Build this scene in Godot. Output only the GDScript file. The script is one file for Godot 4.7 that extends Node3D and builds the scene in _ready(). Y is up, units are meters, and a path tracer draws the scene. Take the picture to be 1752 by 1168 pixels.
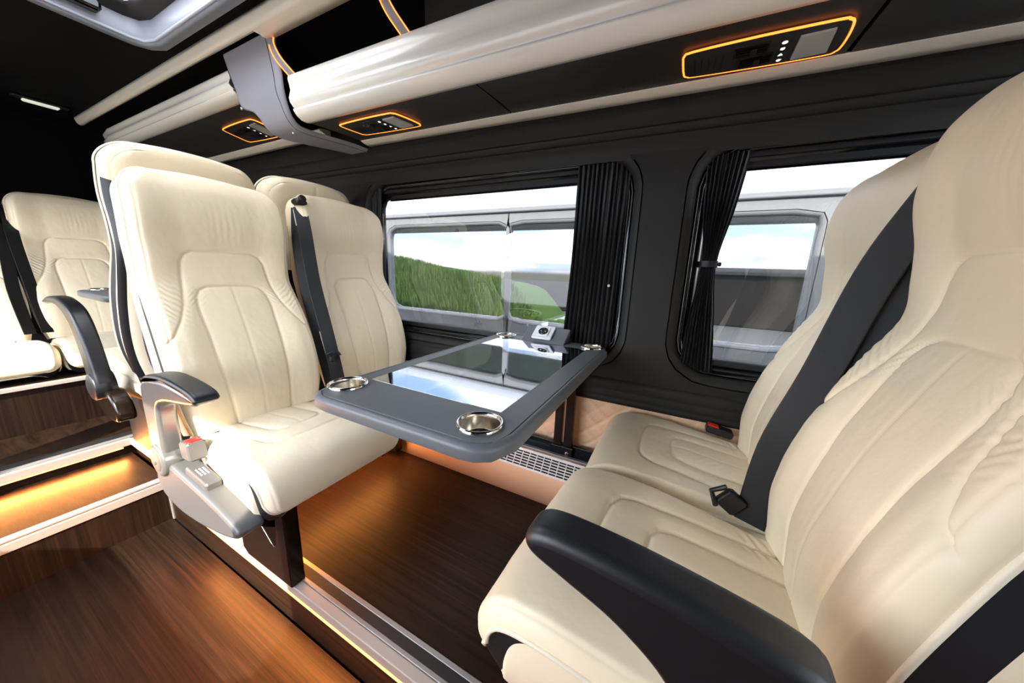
extends Node3D

# ---------------------------------------------------------------- mesh builder
class MB:
	var v := PackedVector3Array()
	var n := PackedVector3Array()
	var uv := PackedVector2Array()
	var idx := PackedInt32Array()

	func tri(a: int, b: int, c: int) -> void:
		var g := (v[b] - v[a]).cross(v[c] - v[a])
		if g.length_squared() < 1e-18:
			return
		if g.dot(n[a] + n[b] + n[c]) > 0.0:
			idx.append_array([a, c, b])
		else:
			idx.append_array([a, b, c])

	# rows: Array of PackedVector3Array of one length; smooth; ref lies behind the sheet
	func grid(rows: Array, ref: Vector3, cu := false, cv := false, uvs := []) -> void:
		var nr := rows.size()
		var nc: int = rows[0].size()
		var base := v.size()
		var score := 0.0
		var nn := PackedVector3Array()
		for i in nr:
			var ia := (i - 1 + nr) % nr if cv else maxi(i - 1, 0)
			var ib := (i + 1) % nr if cv else mini(i + 1, nr - 1)
			var r: PackedVector3Array = rows[i]
			var ra: PackedVector3Array = rows[ia]
			var rb: PackedVector3Array = rows[ib]
			for j in nc:
				var ja := (j - 1 + nc) % nc if cu else maxi(j - 1, 0)
				var jb := (j + 1) % nc if cu else mini(j + 1, nc - 1)
				var g := (r[jb] - r[ja]).cross(rb[j] - ra[j])
				if g.length_squared() < 1e-20:
					g = (r[jb] - r[ja]).cross(rows[mini(ib + 1, nr - 1)][j] - rows[maxi(ia - 1, 0)][j])
				if g.length_squared() < 1e-20:
					g = (rb[jb] - ra[ja]).cross(rb[ja] - ra[jb])
				g = g.normalized()
				score += g.dot(r[j] - ref)
				nn.append(g)
				v.append(r[j])
				uv.append(uvs[i][j] if uvs else Vector2(float(j) / nc, float(i) / nr))
		for g in nn:
			n.append(g if score >= 0.0 else -g)
		for i in (nr if cv else nr - 1):
			var i2 := (i + 1) % nr
			for j in (nc if cu else nc - 1):
				var j2 := (j + 1) % nc
				tri(base + i * nc + j, base + i * nc + j2, base + i2 * nc + j2)
				tri(base + i * nc + j, base + i2 * nc + j2, base + i2 * nc + j)

	func flat(p: Array, nrm: Vector3) -> void:  # convex fan
		var b := v.size()
		for q in p:
			v.append(q)
			n.append(nrm)
			uv.append(Vector2(q.x, q.z) if absf(nrm.y) > 0.7 else Vector2(q.x + q.z, q.y))
		for i in range(1, p.size() - 1):
			tri(b, b + i, b + i + 1)

	func box(c: Vector3, s: Vector3, bev := 0.0, bs := Basis()) -> void:
		var h := s / 2.0
		var b := minf(bev, minf(h.x, minf(h.y, h.z)) * 0.95)
		var f := func(x: float, y: float, z: float, k: int) -> Vector3:
			var q := Vector3(x * h.x, y * h.y, z * h.z)
			for a in 3:
				if a != k:
					q[a] -= signf(q[a]) * b
			return c + bs * q
		for k in 3:
			var a1 := (k + 1) % 3
			var a2 := (k + 2) % 3
			for sg in [-1.0, 1.0]:
				var ps := []
				for e in [[-1, -1], [1, -1], [1, 1], [-1, 1]]:
					var d := Vector3()
					d[k] = sg
					d[a1] = e[0]
					d[a2] = e[1]
					ps.append(f.call(d.x, d.y, d.z, k))
				var nr := Vector3()
				nr[k] = sg
				flat(ps, bs * nr)
		if b <= 0.0:
			return
		for k in 3:
			var a1 := (k + 1) % 3
			var a2 := (k + 2) % 3
			for s1 in [-1.0, 1.0]:
				for s2 in [-1.0, 1.0]:
					var lo := Vector3()
					lo[k] = -1
					lo[a1] = s1
					lo[a2] = s2
					var hi := lo
					hi[k] = 1
					var pl := PackedVector3Array()
					var pts := [f.call(lo.x, lo.y, lo.z, a1), f.call(hi.x, hi.y, hi.z, a1), f.call(hi.x, hi.y, hi.z, a2), f.call(lo.x, lo.y, lo.z, a2)]
					var e1 := Vector3()
					e1[a1] = s1
					var e2 := Vector3()
					e2[a2] = s2
					pl = PackedVector3Array(pts)
					var bb := v.size()
					for q in 4:
						v.append(pl[q])
						n.append(bs * (e1 if q < 2 else e2))
						uv.append(Vector2(pl[q].x, pl[q].y + pl[q].z))
					tri(bb, bb + 1, bb + 2)
					tri(bb, bb + 2, bb + 3)
		for x in [-1.0, 1.0]:
			for y in [-1.0, 1.0]:
				for z in [-1.0, 1.0]:
					flat([f.call(x, y, z, 0), f.call(x, y, z, 1), f.call(x, y, z, 2)], bs * Vector3(x, y, z).normalized())

	# polygon in xy, extruded along z from d0 to d1, rounded edges of radius b; t places it
	func extrude(poly: PackedVector2Array, d0: float, d1: float, b := 0.0, t := Transform3D(), segs := 3) -> void:
		var p := poly
		if Geometry2D.is_polygon_clockwise(p):
			p = p.duplicate()
			p.reverse()
		var m := p.size()
		var outn := PackedVector2Array()
		for i in m:
			var e1 := (p[i] - p[(i - 1 + m) % m]).normalized()
			var e2 := (p[(i + 1) % m] - p[i]).normalized()
			var nn := (Vector2(e1.y, -e1.x) + Vector2(e2.y, -e2.x)).normalized()
			var k := nn.dot(Vector2(e1.y, -e1.x))
			outn.append(nn / maxf(k, 0.45))
		var rings := []
		if b > 0.0:
			for s in segs + 1:
				var a := PI / 2.0 * s / segs
				rings.append([b * (1.0 - sin(a)), d0 + b * (1.0 - cos(a))])
			for s in segs + 1:
				var a := PI / 2.0 * (1.0 - float(s) / segs)
				rings.append([b * (1.0 - sin(a)), d1 - b * (1.0 - cos(a))])
		else:
			rings = [[0.0, d0], [0.0, d1]]
		# sides: smooth across shallow corners, split at sharp ones
		var start := 0
		var cuts := []
		for i in m:
			var e1 := (p[i] - p[(i - 1 + m) % m]).normalized()
			var e2 := (p[(i + 1) % m] - p[i]).normalized()
			if e1.dot(e2) < 0.75:
				cuts.append(i)
		var spans := []
		if cuts.is_empty():
			spans.append([0, m])
		else:
			for c in cuts.size():
				var c2: int = cuts[(c + 1) % cuts.size()]
				spans.append([cuts[c], c2 if c2 > cuts[c] else c2 + m])
		for sp in spans:
			var rows := []
			var mid := Vector3()
			for r in rings:
				var row := PackedVector3Array()
				for i in range(sp[0], sp[1] + 1):
					var q: Vector2 = p[i % m] - outn[i % m] * r[0]
					row.append(t * Vector3(q.x, q.y, r[1]))
				rows.append(row)
			var im: int = (sp[0] + (sp[1] - sp[0]) / 2) % m
			var q0: Vector2 = (p[im] + p[(im + 1) % m]) / 2.0 - (outn[im] + outn[(im + 1) % m]).normalized() * 0.02 if not cuts.is_empty() else Vector2()
			if cuts.is_empty():
				for q in p:
					q0 += q / m
			grid(rows, t * Vector3(q0.x, q0.y, (d0 + d1) / 2.0))
		var ti := Geometry2D.triangulate_polygon(p)
		for e in 2:
			var r: Array = rings[0] if e == 0 else rings[-1]
			var bb := v.size()
			for i in m:
				var q: Vector2 = p[i] - outn[i] * r[0]
				v.append(t * Vector3(q.x, q.y, r[1]))
				n.append((t.basis * Vector3(0, 0, -1.0 if e == 0 else 1.0)).normalized())
				uv.append(q)
			for i in range(0, ti.size(), 3):
				tri(bb + ti[i], bb + ti[i + 1], bb + ti[i + 2])

	# closed or open profile (z,y) swept along x
	func along(prof: Array, x0: float, x1: float, ref: Vector2, closed := false, dy0 := 0.0, dy1 := 0.0, cap := false) -> void:
		var rows := []
		for e in 2:
			var row := PackedVector3Array()
			for q in prof:
				row.append(Vector3(x0 if e == 0 else x1, q[1] + (dy0 if e == 0 else dy1), q[0]))
			rows.append(row)
		grid(rows, Vector3((x0 + x1) / 2.0, ref.y, ref.x), closed)
		if cap:
			var p2 := PackedVector2Array()
			for q in prof:
				p2.append(Vector2(q[0], q[1]))
			var ti := Geometry2D.triangulate_polygon(p2)
			for e in 2:
				var bb := v.size()
				for q in rows[e]:
					v.append(q)
					n.append(Vector3(-1 if e == 0 else 1, 0, 0))
					uv.append(Vector2(q.z, q.y))
				for i in range(0, ti.size(), 3):
					tri(bb + ti[i], bb + ti[i + 1], bb + ti[i + 2])

	# sweep of a closed profile (side, up) along a path
	func sweep(path: PackedVector3Array, prof: PackedVector2Array, side_hint: Vector3, closed := false, caps := true, scale := []) -> void:
		var m := path.size()
		var rows := []
		for i in m:
			var a := path[(i - 1 + m) % m] if closed else path[maxi(i - 1, 0)]
			var b := path[(i + 1) % m] if closed else path[mini(i + 1, m - 1)]
			var t := (b - a).normalized()
			var s := (side_hint - t * side_hint.dot(t)).normalized()
			var u := s.cross(t).normalized()
			var row := PackedVector3Array()
			var k: float = scale[i] if scale else 1.0
			for q in prof:
				row.append(path[i] + s * q.x * k + u * q.y * k)
			rows.append(row)
		var bb := v.size()
		grid_tube(rows, path, closed)
		if caps and not closed:
			for e in [0, m - 1]:
				var t := (path[1] - path[0]).normalized() * -1.0 if e == 0 else (path[m - 1] - path[m - 2]).normalized()
				flat(Array(rows[e]), t)

	func grid_tube(rows: Array, path: PackedVector3Array, cv := false) -> void:
		var nr := rows.size()
		var nc: int = rows[0].size()
		var base := v.size()
		for i in nr:
			for j in nc:
				var r: PackedVector3Array = rows[i]
				var ra: PackedVector3Array = rows[(i - 1 + nr) % nr if cv else maxi(i - 1, 0)]
				var rb: PackedVector3Array = rows[(i + 1) % nr if cv else mini(i + 1, nr - 1)]
				var g := (r[(j + 1) % nc] - r[(j - 1 + nc) % nc]).cross(rb[j] - ra[j]).normalized()
				if g.dot(r[j] - path[i]) < 0.0:
					g = -g
				v.append(r[j])
				n.append(g)
				uv.append(Vector2(float(j) / nc, float(i) / nr))
		for i in (nr if cv else nr - 1):
			var i2 := (i + 1) % nr
			for j in nc:
				var j2 := (j + 1) % nc
				tri(base + i * nc + j, base + i * nc + j2, base + i2 * nc + j2)
				tri(base + i * nc + j, base + i2 * nc + j2, base + i2 * nc + j)

	func tube(path: PackedVector3Array, r: float, hint := Vector3(0.13, 0.27, 0.95), k := 8, closed := false) -> void:
		var pr := PackedVector2Array()
		for i in k:
			pr.append(Vector2.from_angle(TAU * i / k) * r)
		sweep(path, pr, hint, closed)

	# profile (radius, height) turned about the y axis at c; t turns it
	func lathe(prof: Array, t: Transform3D, k := 32) -> void:
		var rows := []
		for q in prof:
			var row := PackedVector3Array()
			for i in k:
				var a := TAU * i / k
				row.append(t * Vector3(cos(a) * q[0], q[1], sin(a) * q[0]))
			rows.append(row)
		var base := v.size()
		for i in rows.size():
			var a: Array = prof[maxi(i - 1, 0)]
			var b: Array = prof[mini(i + 1, prof.size() - 1)]
			var d := Vector2(b[0] - a[0], b[1] - a[1]).normalized()
			for j in k:
				var an := TAU * j / k
				v.append(rows[i][j])
				n.append((t.basis * Vector3(cos(an) * -d.y, d.x, sin(an) * -d.y)).normalized())
				uv.append(Vector2(float(j) / k, float(i) / rows.size()))
		for i in rows.size() - 1:
			for j in k:
				var j2 := (j + 1) % k
				tri(base + i * k + j, base + i * k + j2, base + (i + 1) * k + j2)
				tri(base + i * k + j, base + (i + 1) * k + j2, base + (i + 1) * k + j)

	func mesh(off := Vector3()) -> ArrayMesh:
		var a := []
		a.resize(Mesh.ARRAY_MAX)
		var vv := v
		if off != Vector3():
			vv = PackedVector3Array()
			for q in v:
				vv.append(q - off)
		a[Mesh.ARRAY_VERTEX] = vv
		a[Mesh.ARRAY_NORMAL] = n
		a[Mesh.ARRAY_TEX_UV] = uv
		a[Mesh.ARRAY_INDEX] = idx
		var me := ArrayMesh.new()
		me.add_surface_from_arrays(Mesh.PRIMITIVE_TRIANGLES, a)
		return me

# ---------------------------------------------------------------- scene helpers
var taken := {}
var M := {}

func numbered(s: String) -> String:
	taken[s] = taken.get(s, -1) + 1
	return s if taken[s] == 0 else "%s_%03d" % [s, taken[s]]

func tag(o: Node, label: String, category := "", group := "", kind := "") -> Node:
	if label:
		o.set_meta("label", label)
	if category:
		o.set_meta("category", category)
	if group:
		o.set_meta("group", group)
	if kind:
		o.set_meta("kind", kind)
	return o

func thing(called: String, label: String, category: String, at := Vector3(), turn := 0.0, group := "") -> Node3D:
	var o := Node3D.new()
	o.name = numbered(called)
	add_child(o)
	o.position = at
	o.rotation.y = turn
	tag(o, label, category, group)
	return o

func origin_of(p: Node) -> Vector3:
	var s := Vector3()
	while p is Node3D and p != self:
		s += (p as Node3D).position
		p = p.get_parent()
	return s

# a part given in world axes (or in the parent's own axes if local)
func part(p: Node, called: String, mb: MB, m: Material, local := false, label := "") -> MeshInstance3D:
	var o := MeshInstance3D.new()
	o.name = called
	o.mesh = mb.mesh(Vector3() if local else origin_of(p))
	o.material_override = null
	o.mesh.surface_set_material(0, m)
	p.add_child(o, true)
	if label:
		o.set_meta("label", label)
	return o

func struct(called: String, mb: MB, m: Material, label := "", at := Vector3()) -> MeshInstance3D:
	var o := MeshInstance3D.new()
	o.name = called
	o.mesh = mb.mesh(at)
	o.position = at
	o.mesh.surface_set_material(0, m)
	add_child(o, true)
	o.set_meta("kind", "structure")
	if label:
		o.set_meta("label", label)
	return o

func mat(c: Color, rough := 0.5, metal := 0.0, spec := 0.5) -> StandardMaterial3D:
	var m := StandardMaterial3D.new()
	m.albedo_color = c
	m.roughness = rough
	m.metallic = metal
	m.metallic_specular = spec
	return m

func glow(c: Color, e: float) -> StandardMaterial3D:
	var m := mat(c, 0.5)
	m.emission_enabled = true
	m.emission = c
	m.emission_energy_multiplier = e
	return m

func noise_tex(freq: float, oct := 4, seed_ := 1, size := 512, typ := FastNoiseLite.TYPE_SIMPLEX_SMOOTH) -> NoiseTexture2D:
	var f := FastNoiseLite.new()
	f.seed = seed_
	f.frequency = freq
	f.noise_type = typ
	f.fractal_octaves = oct
	var t := NoiseTexture2D.new()
	t.width = size
	t.height = size
	t.seamless = true
	t.noise = f
	return t

func bump(m: StandardMaterial3D, t: Texture2D, height: float, scale: Vector3, world := false) -> StandardMaterial3D:
	m.heightmap_enabled = true
	m.heightmap_texture = t
	m.heightmap_scale = height
	m.uv1_triplanar = true
	m.uv1_world_triplanar = world
	m.uv1_scale = scale
	return m

func wood_image() -> ImageTexture:
	var im := Image.create(1024, 1024, false, Image.FORMAT_RGB8)
	var f := FastNoiseLite.new()
	f.seed = 4
	f.frequency = 1.0
	f.fractal_octaves = 2
	for y in 1024:
		var ay := TAU * y / 1024.0
		for x in 1024:
			# grain runs along x; wraps round
			var ax := TAU * x / 1024.0
			var fine := f.get_noise_3d(cos(ax) * 0.9, sin(ax) * 0.9 + 7.0, y * 0.42)
			var broad := f.get_noise_3d(cos(ax) * 0.55 + 31.0, sin(ax) * 0.55, y * 0.045)
			var pore := f.get_noise_3d(cos(ax) * 5.5, sin(ax) * 5.5 + 90.0, y * 0.9)
			var t := 0.5 + 0.45 * fine + 0.45 * broad - 0.4 * maxf(0.0, pore - 0.05)
			var edge := minf(y, 1023 - y) / 60.0
			if edge < 1.0:
				t = lerpf(0.5, t, clampf(edge, 0, 1))
			t = clampf(t, 0.0, 1.0)
			im.set_pixel(x, y, Color(0.082, 0.054, 0.038).lerp(Color(0.20, 0.135, 0.092), t))
	return ImageTexture.create_from_image(im)

func sky_image() -> ImageTexture:
	var w := 1024
	var h := 512
	var im := Image.create(w, h, false, Image.FORMAT_RGB8)
	var f := FastNoiseLite.new()
	f.seed = 11
	f.frequency = 1.0
	f.fractal_octaves = 5
	for y in h:
		var el := (0.5 - (y + 0.5) / h) * PI
		for x in w:
			var a := TAU * (x + 0.5) / w
			var d := Vector3(cos(a) * cos(el), sin(el), sin(a) * cos(el))
			var k := 1.0 / maxf(d.y + 0.16, 0.06)
			var c := f.get_noise_3d(d.x * k * 1.1, 0.7, d.z * k * 1.1)
			var cover := smoothstep(-0.22, 0.26, c + 0.12)
			var blue := Color(0.56, 0.70, 0.89).lerp(Color(0.80, 0.87, 0.94), exp(-maxf(d.y, 0.0) * 4.0))
			var col := blue.lerp(Color(0.97, 0.975, 0.985), cover)
			im.set_pixel(x, y, col if d.y > 0.0 else Color(0.5, 0.5, 0.48))
	return ImageTexture.create_from_image(im)

# rounded rectangle about (cx,cy), half sizes hx,hy: 8*k points whose corners match those of any other such loop
func loop(cx: float, cy: float, hx: float, hy: float, r: float, k := 8) -> PackedVector2Array:
	var out := PackedVector2Array()
	for qd in 4:
		var sx := 1.0 if qd == 0 or qd == 3 else -1.0
		var sy := 1.0 if qd < 2 else -1.0
		var arc := r * PI / 4.0
		# two halves: along the first side up to the middle of the corner, then from there along the second
		for hf in 2:
			for i in k:
				var first := (hf == 0)
				var along_x := (qd % 2 == 0) != first   # first half of quadrant 0 runs up the right side (y grows)
				var side := (hx if along_x else hy) - r
				var t := float(i) / k if first else 1.0 - float(i) / k
				var s := t * (side + arc)
				var p := Vector2()
				if s <= side:
					p = Vector2(s, hy) if along_x else Vector2(hx, s)
				else:
					var a := (s - side) / maxf(r, 1e-6)
					p = Vector2(hx - r + r * sin(a), hy - r + r * cos(a)) if along_x else Vector2(hx - r + r * cos(a), hy - r + r * sin(a))
				out.append(Vector2(cx + sx * p.x, cy + sy * p.y))
	return out

func lift(l: PackedVector2Array, z: float) -> PackedVector3Array:
	var o := PackedVector3Array()
	for q in l:
		o.append(Vector3(q.x, q.y, z))
	return o

func lifty(l: PackedVector2Array, y: float) -> PackedVector3Array:
	var o := PackedVector3Array()
	for q in l:
		o.append(Vector3(q.x, y, q.y))
	return o

func seg_dist(p: Vector2, a: Vector2, b: Vector2) -> float:
	var ab := b - a
	var t := clampf((p - a).dot(ab) / maxf(ab.length_squared(), 1e-9), 0.0, 1.0)
	return p.distance_to(a + ab * t)

func line_dist(p: Vector2, l: Array) -> float:
	var d := 9.0
	for i in l.size() - 1:
		d = minf(d, seg_dist(p, l[i], l[i + 1]))
	return d

func knots(x: float, xs: Array, ys: Array) -> float:  # smooth monotone-ish interpolation
	var m := xs.size()
	if x <= xs[0]:
		return ys[0]
	if x >= xs[m - 1]:
		return ys[m - 1]
	var i := 0
	while xs[i + 1] < x:
		i += 1
	var h: float = xs[i + 1] - xs[i]
	var t: float = (x - xs[i]) / h
	var d0: float = (ys[i + 1] - ys[maxi(i - 1, 0)]) / (xs[i + 1] - xs[maxi(i - 1, 0)])
	var d1: float = (ys[mini(i + 2, m - 1)] - ys[i]) / (xs[mini(i + 2, m - 1)] - xs[i])
	var t2 := t * t
	var t3 := t2 * t
	return (2 * t3 - 3 * t2 + 1) * ys[i] + (t3 - 2 * t2 + t) * h * d0 + (-2 * t3 + 3 * t2) * ys[i + 1] + (t3 - t2) * h * d1

func smooth_path(p: Array, k := 8) -> PackedVector3Array:
	var out := PackedVector3Array()
	var m := p.size()
	for i in m - 1:
		var a: Vector3 = p[maxi(i - 1, 0)]
		var b: Vector3 = p[i]
		var c: Vector3 = p[i + 1]
		var d: Vector3 = p[mini(i + 2, m - 1)]
		for j in k:
			out.append(b.cubic_interpolate(c, a, d, float(j) / k))
	out.append(p[m - 1])
	return out

func smooth_poly(p: Array, k := 4) -> PackedVector2Array:  # closed
	var out := PackedVector2Array()
	var m := p.size()
	for i in m:
		var a := Vector2(p[(i - 1 + m) % m][0], p[(i - 1 + m) % m][1])
		var b := Vector2(p[i][0], p[i][1])
		var c := Vector2(p[(i + 1) % m][0], p[(i + 1) % m][1])
		var d := Vector2(p[(i + 2) % m][0], p[(i + 2) % m][1])
		for j in k:
			out.append(b.cubic_interpolate(c, a, d, float(j) / k))
	return out

func poly(p: Array) -> PackedVector2Array:
	var o := PackedVector2Array()
	for q in p:
		o.append(Vector2(q[0], q[1]))
	return o

func rect_prof(w: float, h: float) -> PackedVector2Array:
	return PackedVector2Array([Vector2(-w, -h), Vector2(w, -h), Vector2(w, h), Vector2(-w, h)])

# ---------------------------------------------------------------- the scene
func _ready() -> void:
	# camera, sky, sun, exposure
	var cam := Camera3D.new()
	cam.name = "camera"
	cam.fov = 93.005
	cam.near = 0.02
	cam.position = Vector3(0, 1.16, 0)
	cam.rotation_degrees = Vector3(-12.1933, 26.9037, 2.166)
	add_child(cam)
	var env := Environment.new()
	env.background_mode = Environment.BG_SKY
	env.sky = Sky.new()
	var sm := PanoramaSkyMaterial.new()
	sm.panorama = sky_image()
	sm.energy_multiplier = 1.0
	env.sky.sky_material = sm
	env.background_energy_multiplier = SKY
	env.tonemap_mode = Environment.TONE_MAPPER_LINEAR
	env.tonemap_exposure = EXPOSURE
	env.sdfgi_enabled = true
	env.ssao_enabled = true
	env.ssil_enabled = true
	var we := WorldEnvironment.new()
	we.name = "world_environment"
	we.environment = env
	add_child(we)
	var sun := DirectionalLight3D.new()
	sun.name = "sun"
	sun.light_energy = SUN
	sun.light_color = Color(1.0, 0.965, 0.91)
	sun.light_angular_distance = 0.6
	sun.shadow_enabled = true
	add_child(sun)
	sun.look_at_from_position(Vector3.ZERO, -SUN_FROM, Vector3.UP)
	materials()
	shell()
	floors()
	windows()
	hatches()
	racks()
	outside()
	seats()
	tables()
	heater()
	curtains()

const SKY := 9.0
const EXPOSURE := 1.7
const SUN := 3.2
const SUN_FROM := Vector3(0.42, 0.80, 1.0)

func lamp_area(p: Node, called: String, at: Vector3, towards: Vector3, size: Vector2, c: Color, e: float, along_dir := Vector3.RIGHT) -> void:
	var l := AreaLight3D.new()
	l.name = called
	l.area_size = size
	l.light_color = c
	l.light_energy = e
	l.area_range = 6.0
	l.shadow_enabled = true
	p.add_child(l, true)
	var z := -towards.normalized()
	var x := (along_dir - z * along_dir.dot(z)).normalized()
	l.transform = Transform3D(Basis(x, z.cross(x), z), at - origin_of(p))

func materials() -> void:
	var leather_n := noise_tex(0.035, 3, 3, 512, FastNoiseLite.TYPE_CELLULAR)
	var soft_n := noise_tex(0.012, 3, 8)
	M.leather = bump(mat(Color(0.95, 0.885, 0.76), 0.42, 0.0, 0.45), leather_n, 0.012, Vector3.ONE * 7.0)
	M.leather.rim_enabled = true
	M.leather.rim = 0.15
	M.leather_back = bump(mat(Color(0.94, 0.88, 0.76), 0.5, 0.0, 0.4), leather_n, 0.012, Vector3.ONE * 7.0)
	M.piping = mat(Color(0.06, 0.06, 0.075), 0.6)
	M.cream_piping = mat(Color(0.93, 0.88, 0.78), 0.45)
	M.plastic = bump(mat(Color(0.085, 0.087, 0.10), 0.42), leather_n, 0.006, Vector3.ONE * 18.0)
	M.black = mat(Color(0.05, 0.05, 0.055), 0.55)
	M.black_gloss = mat(Color(0.03, 0.03, 0.033), 0.16)
	M.shell = mat(Color(0.07, 0.07, 0.078), 0.45)
	M.silver = mat(Color(0.56, 0.55, 0.53), 0.28, 0.6)
	M.grey_plastic = bump(mat(Color(0.37, 0.365, 0.36), 0.42, 0.15), leather_n, 0.006, Vector3.ONE * 20.0)
	M.chrome = mat(Color(0.88, 0.87, 0.85), 0.09, 1.0)
	M.steel = mat(Color(0.90, 0.87, 0.82), 0.22, 1.0)
	M.belt = bump(mat(Color(0.045, 0.046, 0.055), 0.55), noise_tex(0.25, 1, 5, 256), 0.02, Vector3.ONE * 14.0)
	M.red = mat(Color(0.82, 0.16, 0.10), 0.4)
	M.bronze = mat(Color(0.115, 0.08, 0.06), 0.2, 0.3)
	M.wall = bump(mat(Color(0.128, 0.123, 0.116), 0.62, 0.0, 0.4), leather_n, 0.010, Vector3.ONE * 9.0, true)
	M.wall_black = bump(mat(Color(0.045, 0.045, 0.048), 0.8, 0.0, 0.2), soft_n, 0.01, Vector3.ONE * 9.0, true)
	M.panel = bump(mat(Color(0.16, 0.155, 0.142), 0.5), leather_n, 0.006, Vector3.ONE * 9.0, true)
	M.gloss_trim = mat(Color(0.04, 0.04, 0.042), 0.12)
	M.cream_gloss = mat(Color(0.93, 0.905, 0.855), 0.24, 0.0, 0.5)
	M.cream_gloss.clearcoat_enabled = true
	M.cream_gloss.clearcoat = 0.25
	M.cream_gloss.clearcoat_roughness = 0.08
	M.cream_trim = mat(Color(0.88, 0.84, 0.77), 0.3)
	M.grey_leather = bump(mat(Color(0.55, 0.54, 0.56), 0.5), leather_n, 0.012, Vector3.ONE * 8.0, true)
	M.table_grey = bump(mat(Color(0.385, 0.395, 0.41), 0.46), soft_n, 0.03, Vector3.ONE * 5.0, true)
	M.table_glass = mat(Color(0.82, 0.84, 0.87), 0.03, 1.0)
	M.glass = mat(Color(0.9, 0.95, 0.95, 0.04), 0.0)
	M.glass.transparency = BaseMaterial3D.TRANSPARENCY_ALPHA
	M.tint = mat(Color(0.02, 0.022, 0.024, 0.88), 0.0)
	M.tint.metallic_specular = 0.7
	M.tint.transparency = BaseMaterial3D.TRANSPARENCY_ALPHA
	M.curtain = mat(Color(0.055, 0.055, 0.065), 0.5)
	M.curtain.rim_enabled = true
	M.curtain.rim = 0.25
	M.alu = mat(Color(0.62, 0.61, 0.60), 0.38, 0.5)
	M.led_profile = mat(Color(0.66, 0.61, 0.57), 0.38)
	M.beige = bump(mat(Color(0.90, 0.76, 0.62), 0.4), leather_n, 0.008, Vector3.ONE * 8.0, true)
	M.white_plastic = mat(Color(0.88, 0.88, 0.88), 0.3)
	M.socket = mat(Color(0.90, 0.90, 0.91), 0.22)
	M.slot = mat(Color(0.03, 0.03, 0.032), 0.7)
	M.lens = mat(Color(0.72, 0.71, 0.68), 0.25)
	M.amber = glow(Color(1.0, 0.51, 0.19), 1.7)
	M.warm = glow(Color(1.0, 0.70, 0.42), 1.2)
	M.rubber = mat(Color(0.085, 0.088, 0.095), 0.55)
	var wt := wood_image()
	M.wood = mat(Color.WHITE, 0.42, 0.0, 0.27)
	M.wood.albedo_texture = wt
	M.wood.uv1_triplanar = true
	M.wood.uv1_world_triplanar = true
	M.wood.uv1_scale = Vector3(0.55, 1.9, 1.9)
	M.wood.heightmap_enabled = true
	M.wood.heightmap_texture = wt
	M.wood.heightmap_scale = 0.03
	M.wood_across = M.wood.duplicate()
	M.wood_across.uv1_scale = Vector3(1.9, 1.9, 0.55)
	var wt2: Image = wt.get_image().duplicate()
	wt2.rotate_90(CLOCKWISE)
	var wtv := ImageTexture.create_from_image(wt2)
	M.wood_up = M.wood.duplicate()
	M.wood_up.albedo_texture = wtv
	M.wood_up.heightmap_texture = wtv
	M.wood_up.uv1_scale = Vector3(1.9, 0.55, 1.9)

# ---------------------------------------------------------------- the vehicle's shell
const ZW := -1.36      # inner face of the window wall
const ZO := -1.47      # its outer face
const ZA := 0.70       # inner face of the opposite wall
const X0 := -3.95
const X1 := 1.75
const CEIL := 2.04

func wall_cell(mb: MB, x0: float, x1: float, y0: float, y1: float, hx0: float, hx1: float, hy0: float, hy1: float, r: float, zi: float, zo: float) -> void:
	var s := signf(zi - zo)
	var cx := (hx0 + hx1) / 2.0
	var cy := (hy0 + hy1) / 2.0
	var hx := (hx1 - hx0) / 2.0
	var hy := (hy1 - hy0) / 2.0
	var rect := loop((x0 + x1) / 2.0, (y0 + y1) / 2.0, (x1 - x0) / 2.0, (y1 - y0) / 2.0, 0.0001)
	var e := 0.03
	var ref := Vector3(cx, cy, (zi + zo) / 2.0 - s * 9.0)
	mb.grid([lift(rect, zi), lift(loop(cx, cy, hx + e + 0.004, hy + e + 0.004, r + e), zi)], ref, true)
	var rows := []
	for i in 6:
		var a := PI / 2.0 * i / 5.0
		rows.append(lift(loop(cx, cy, hx + e * (1.0 - sin(a)), hy + e * (1.0 - sin(a)), r + e * (1.0 - sin(a))), zi - s * e * (1.0 - cos(a))))
	rows.append(lift(loop(cx, cy, hx, hy, r), zo))
	var bb := mb.v.size()
	mb.grid(rows, ref, true)
	# the reveal faces into the opening
	for i in range(bb, mb.v.size()):
		var q := mb.v[i]
		var inw := Vector3(cx - q.x, cy - q.y, 0.0)
		if mb.n[i].dot(inw) + mb.n[i].z * s < 0.0:
			mb.n[i] = -mb.n[i]
	mb.grid([lift(rect, zo), lift(loop(cx, cy, hx, hy, r), zo)], Vector3(cx, cy, (zi + zo) / 2.0 + s * 9.0), true)

func taper(x: float) -> float:
	return -0.02 * (x + 0.5)

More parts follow.
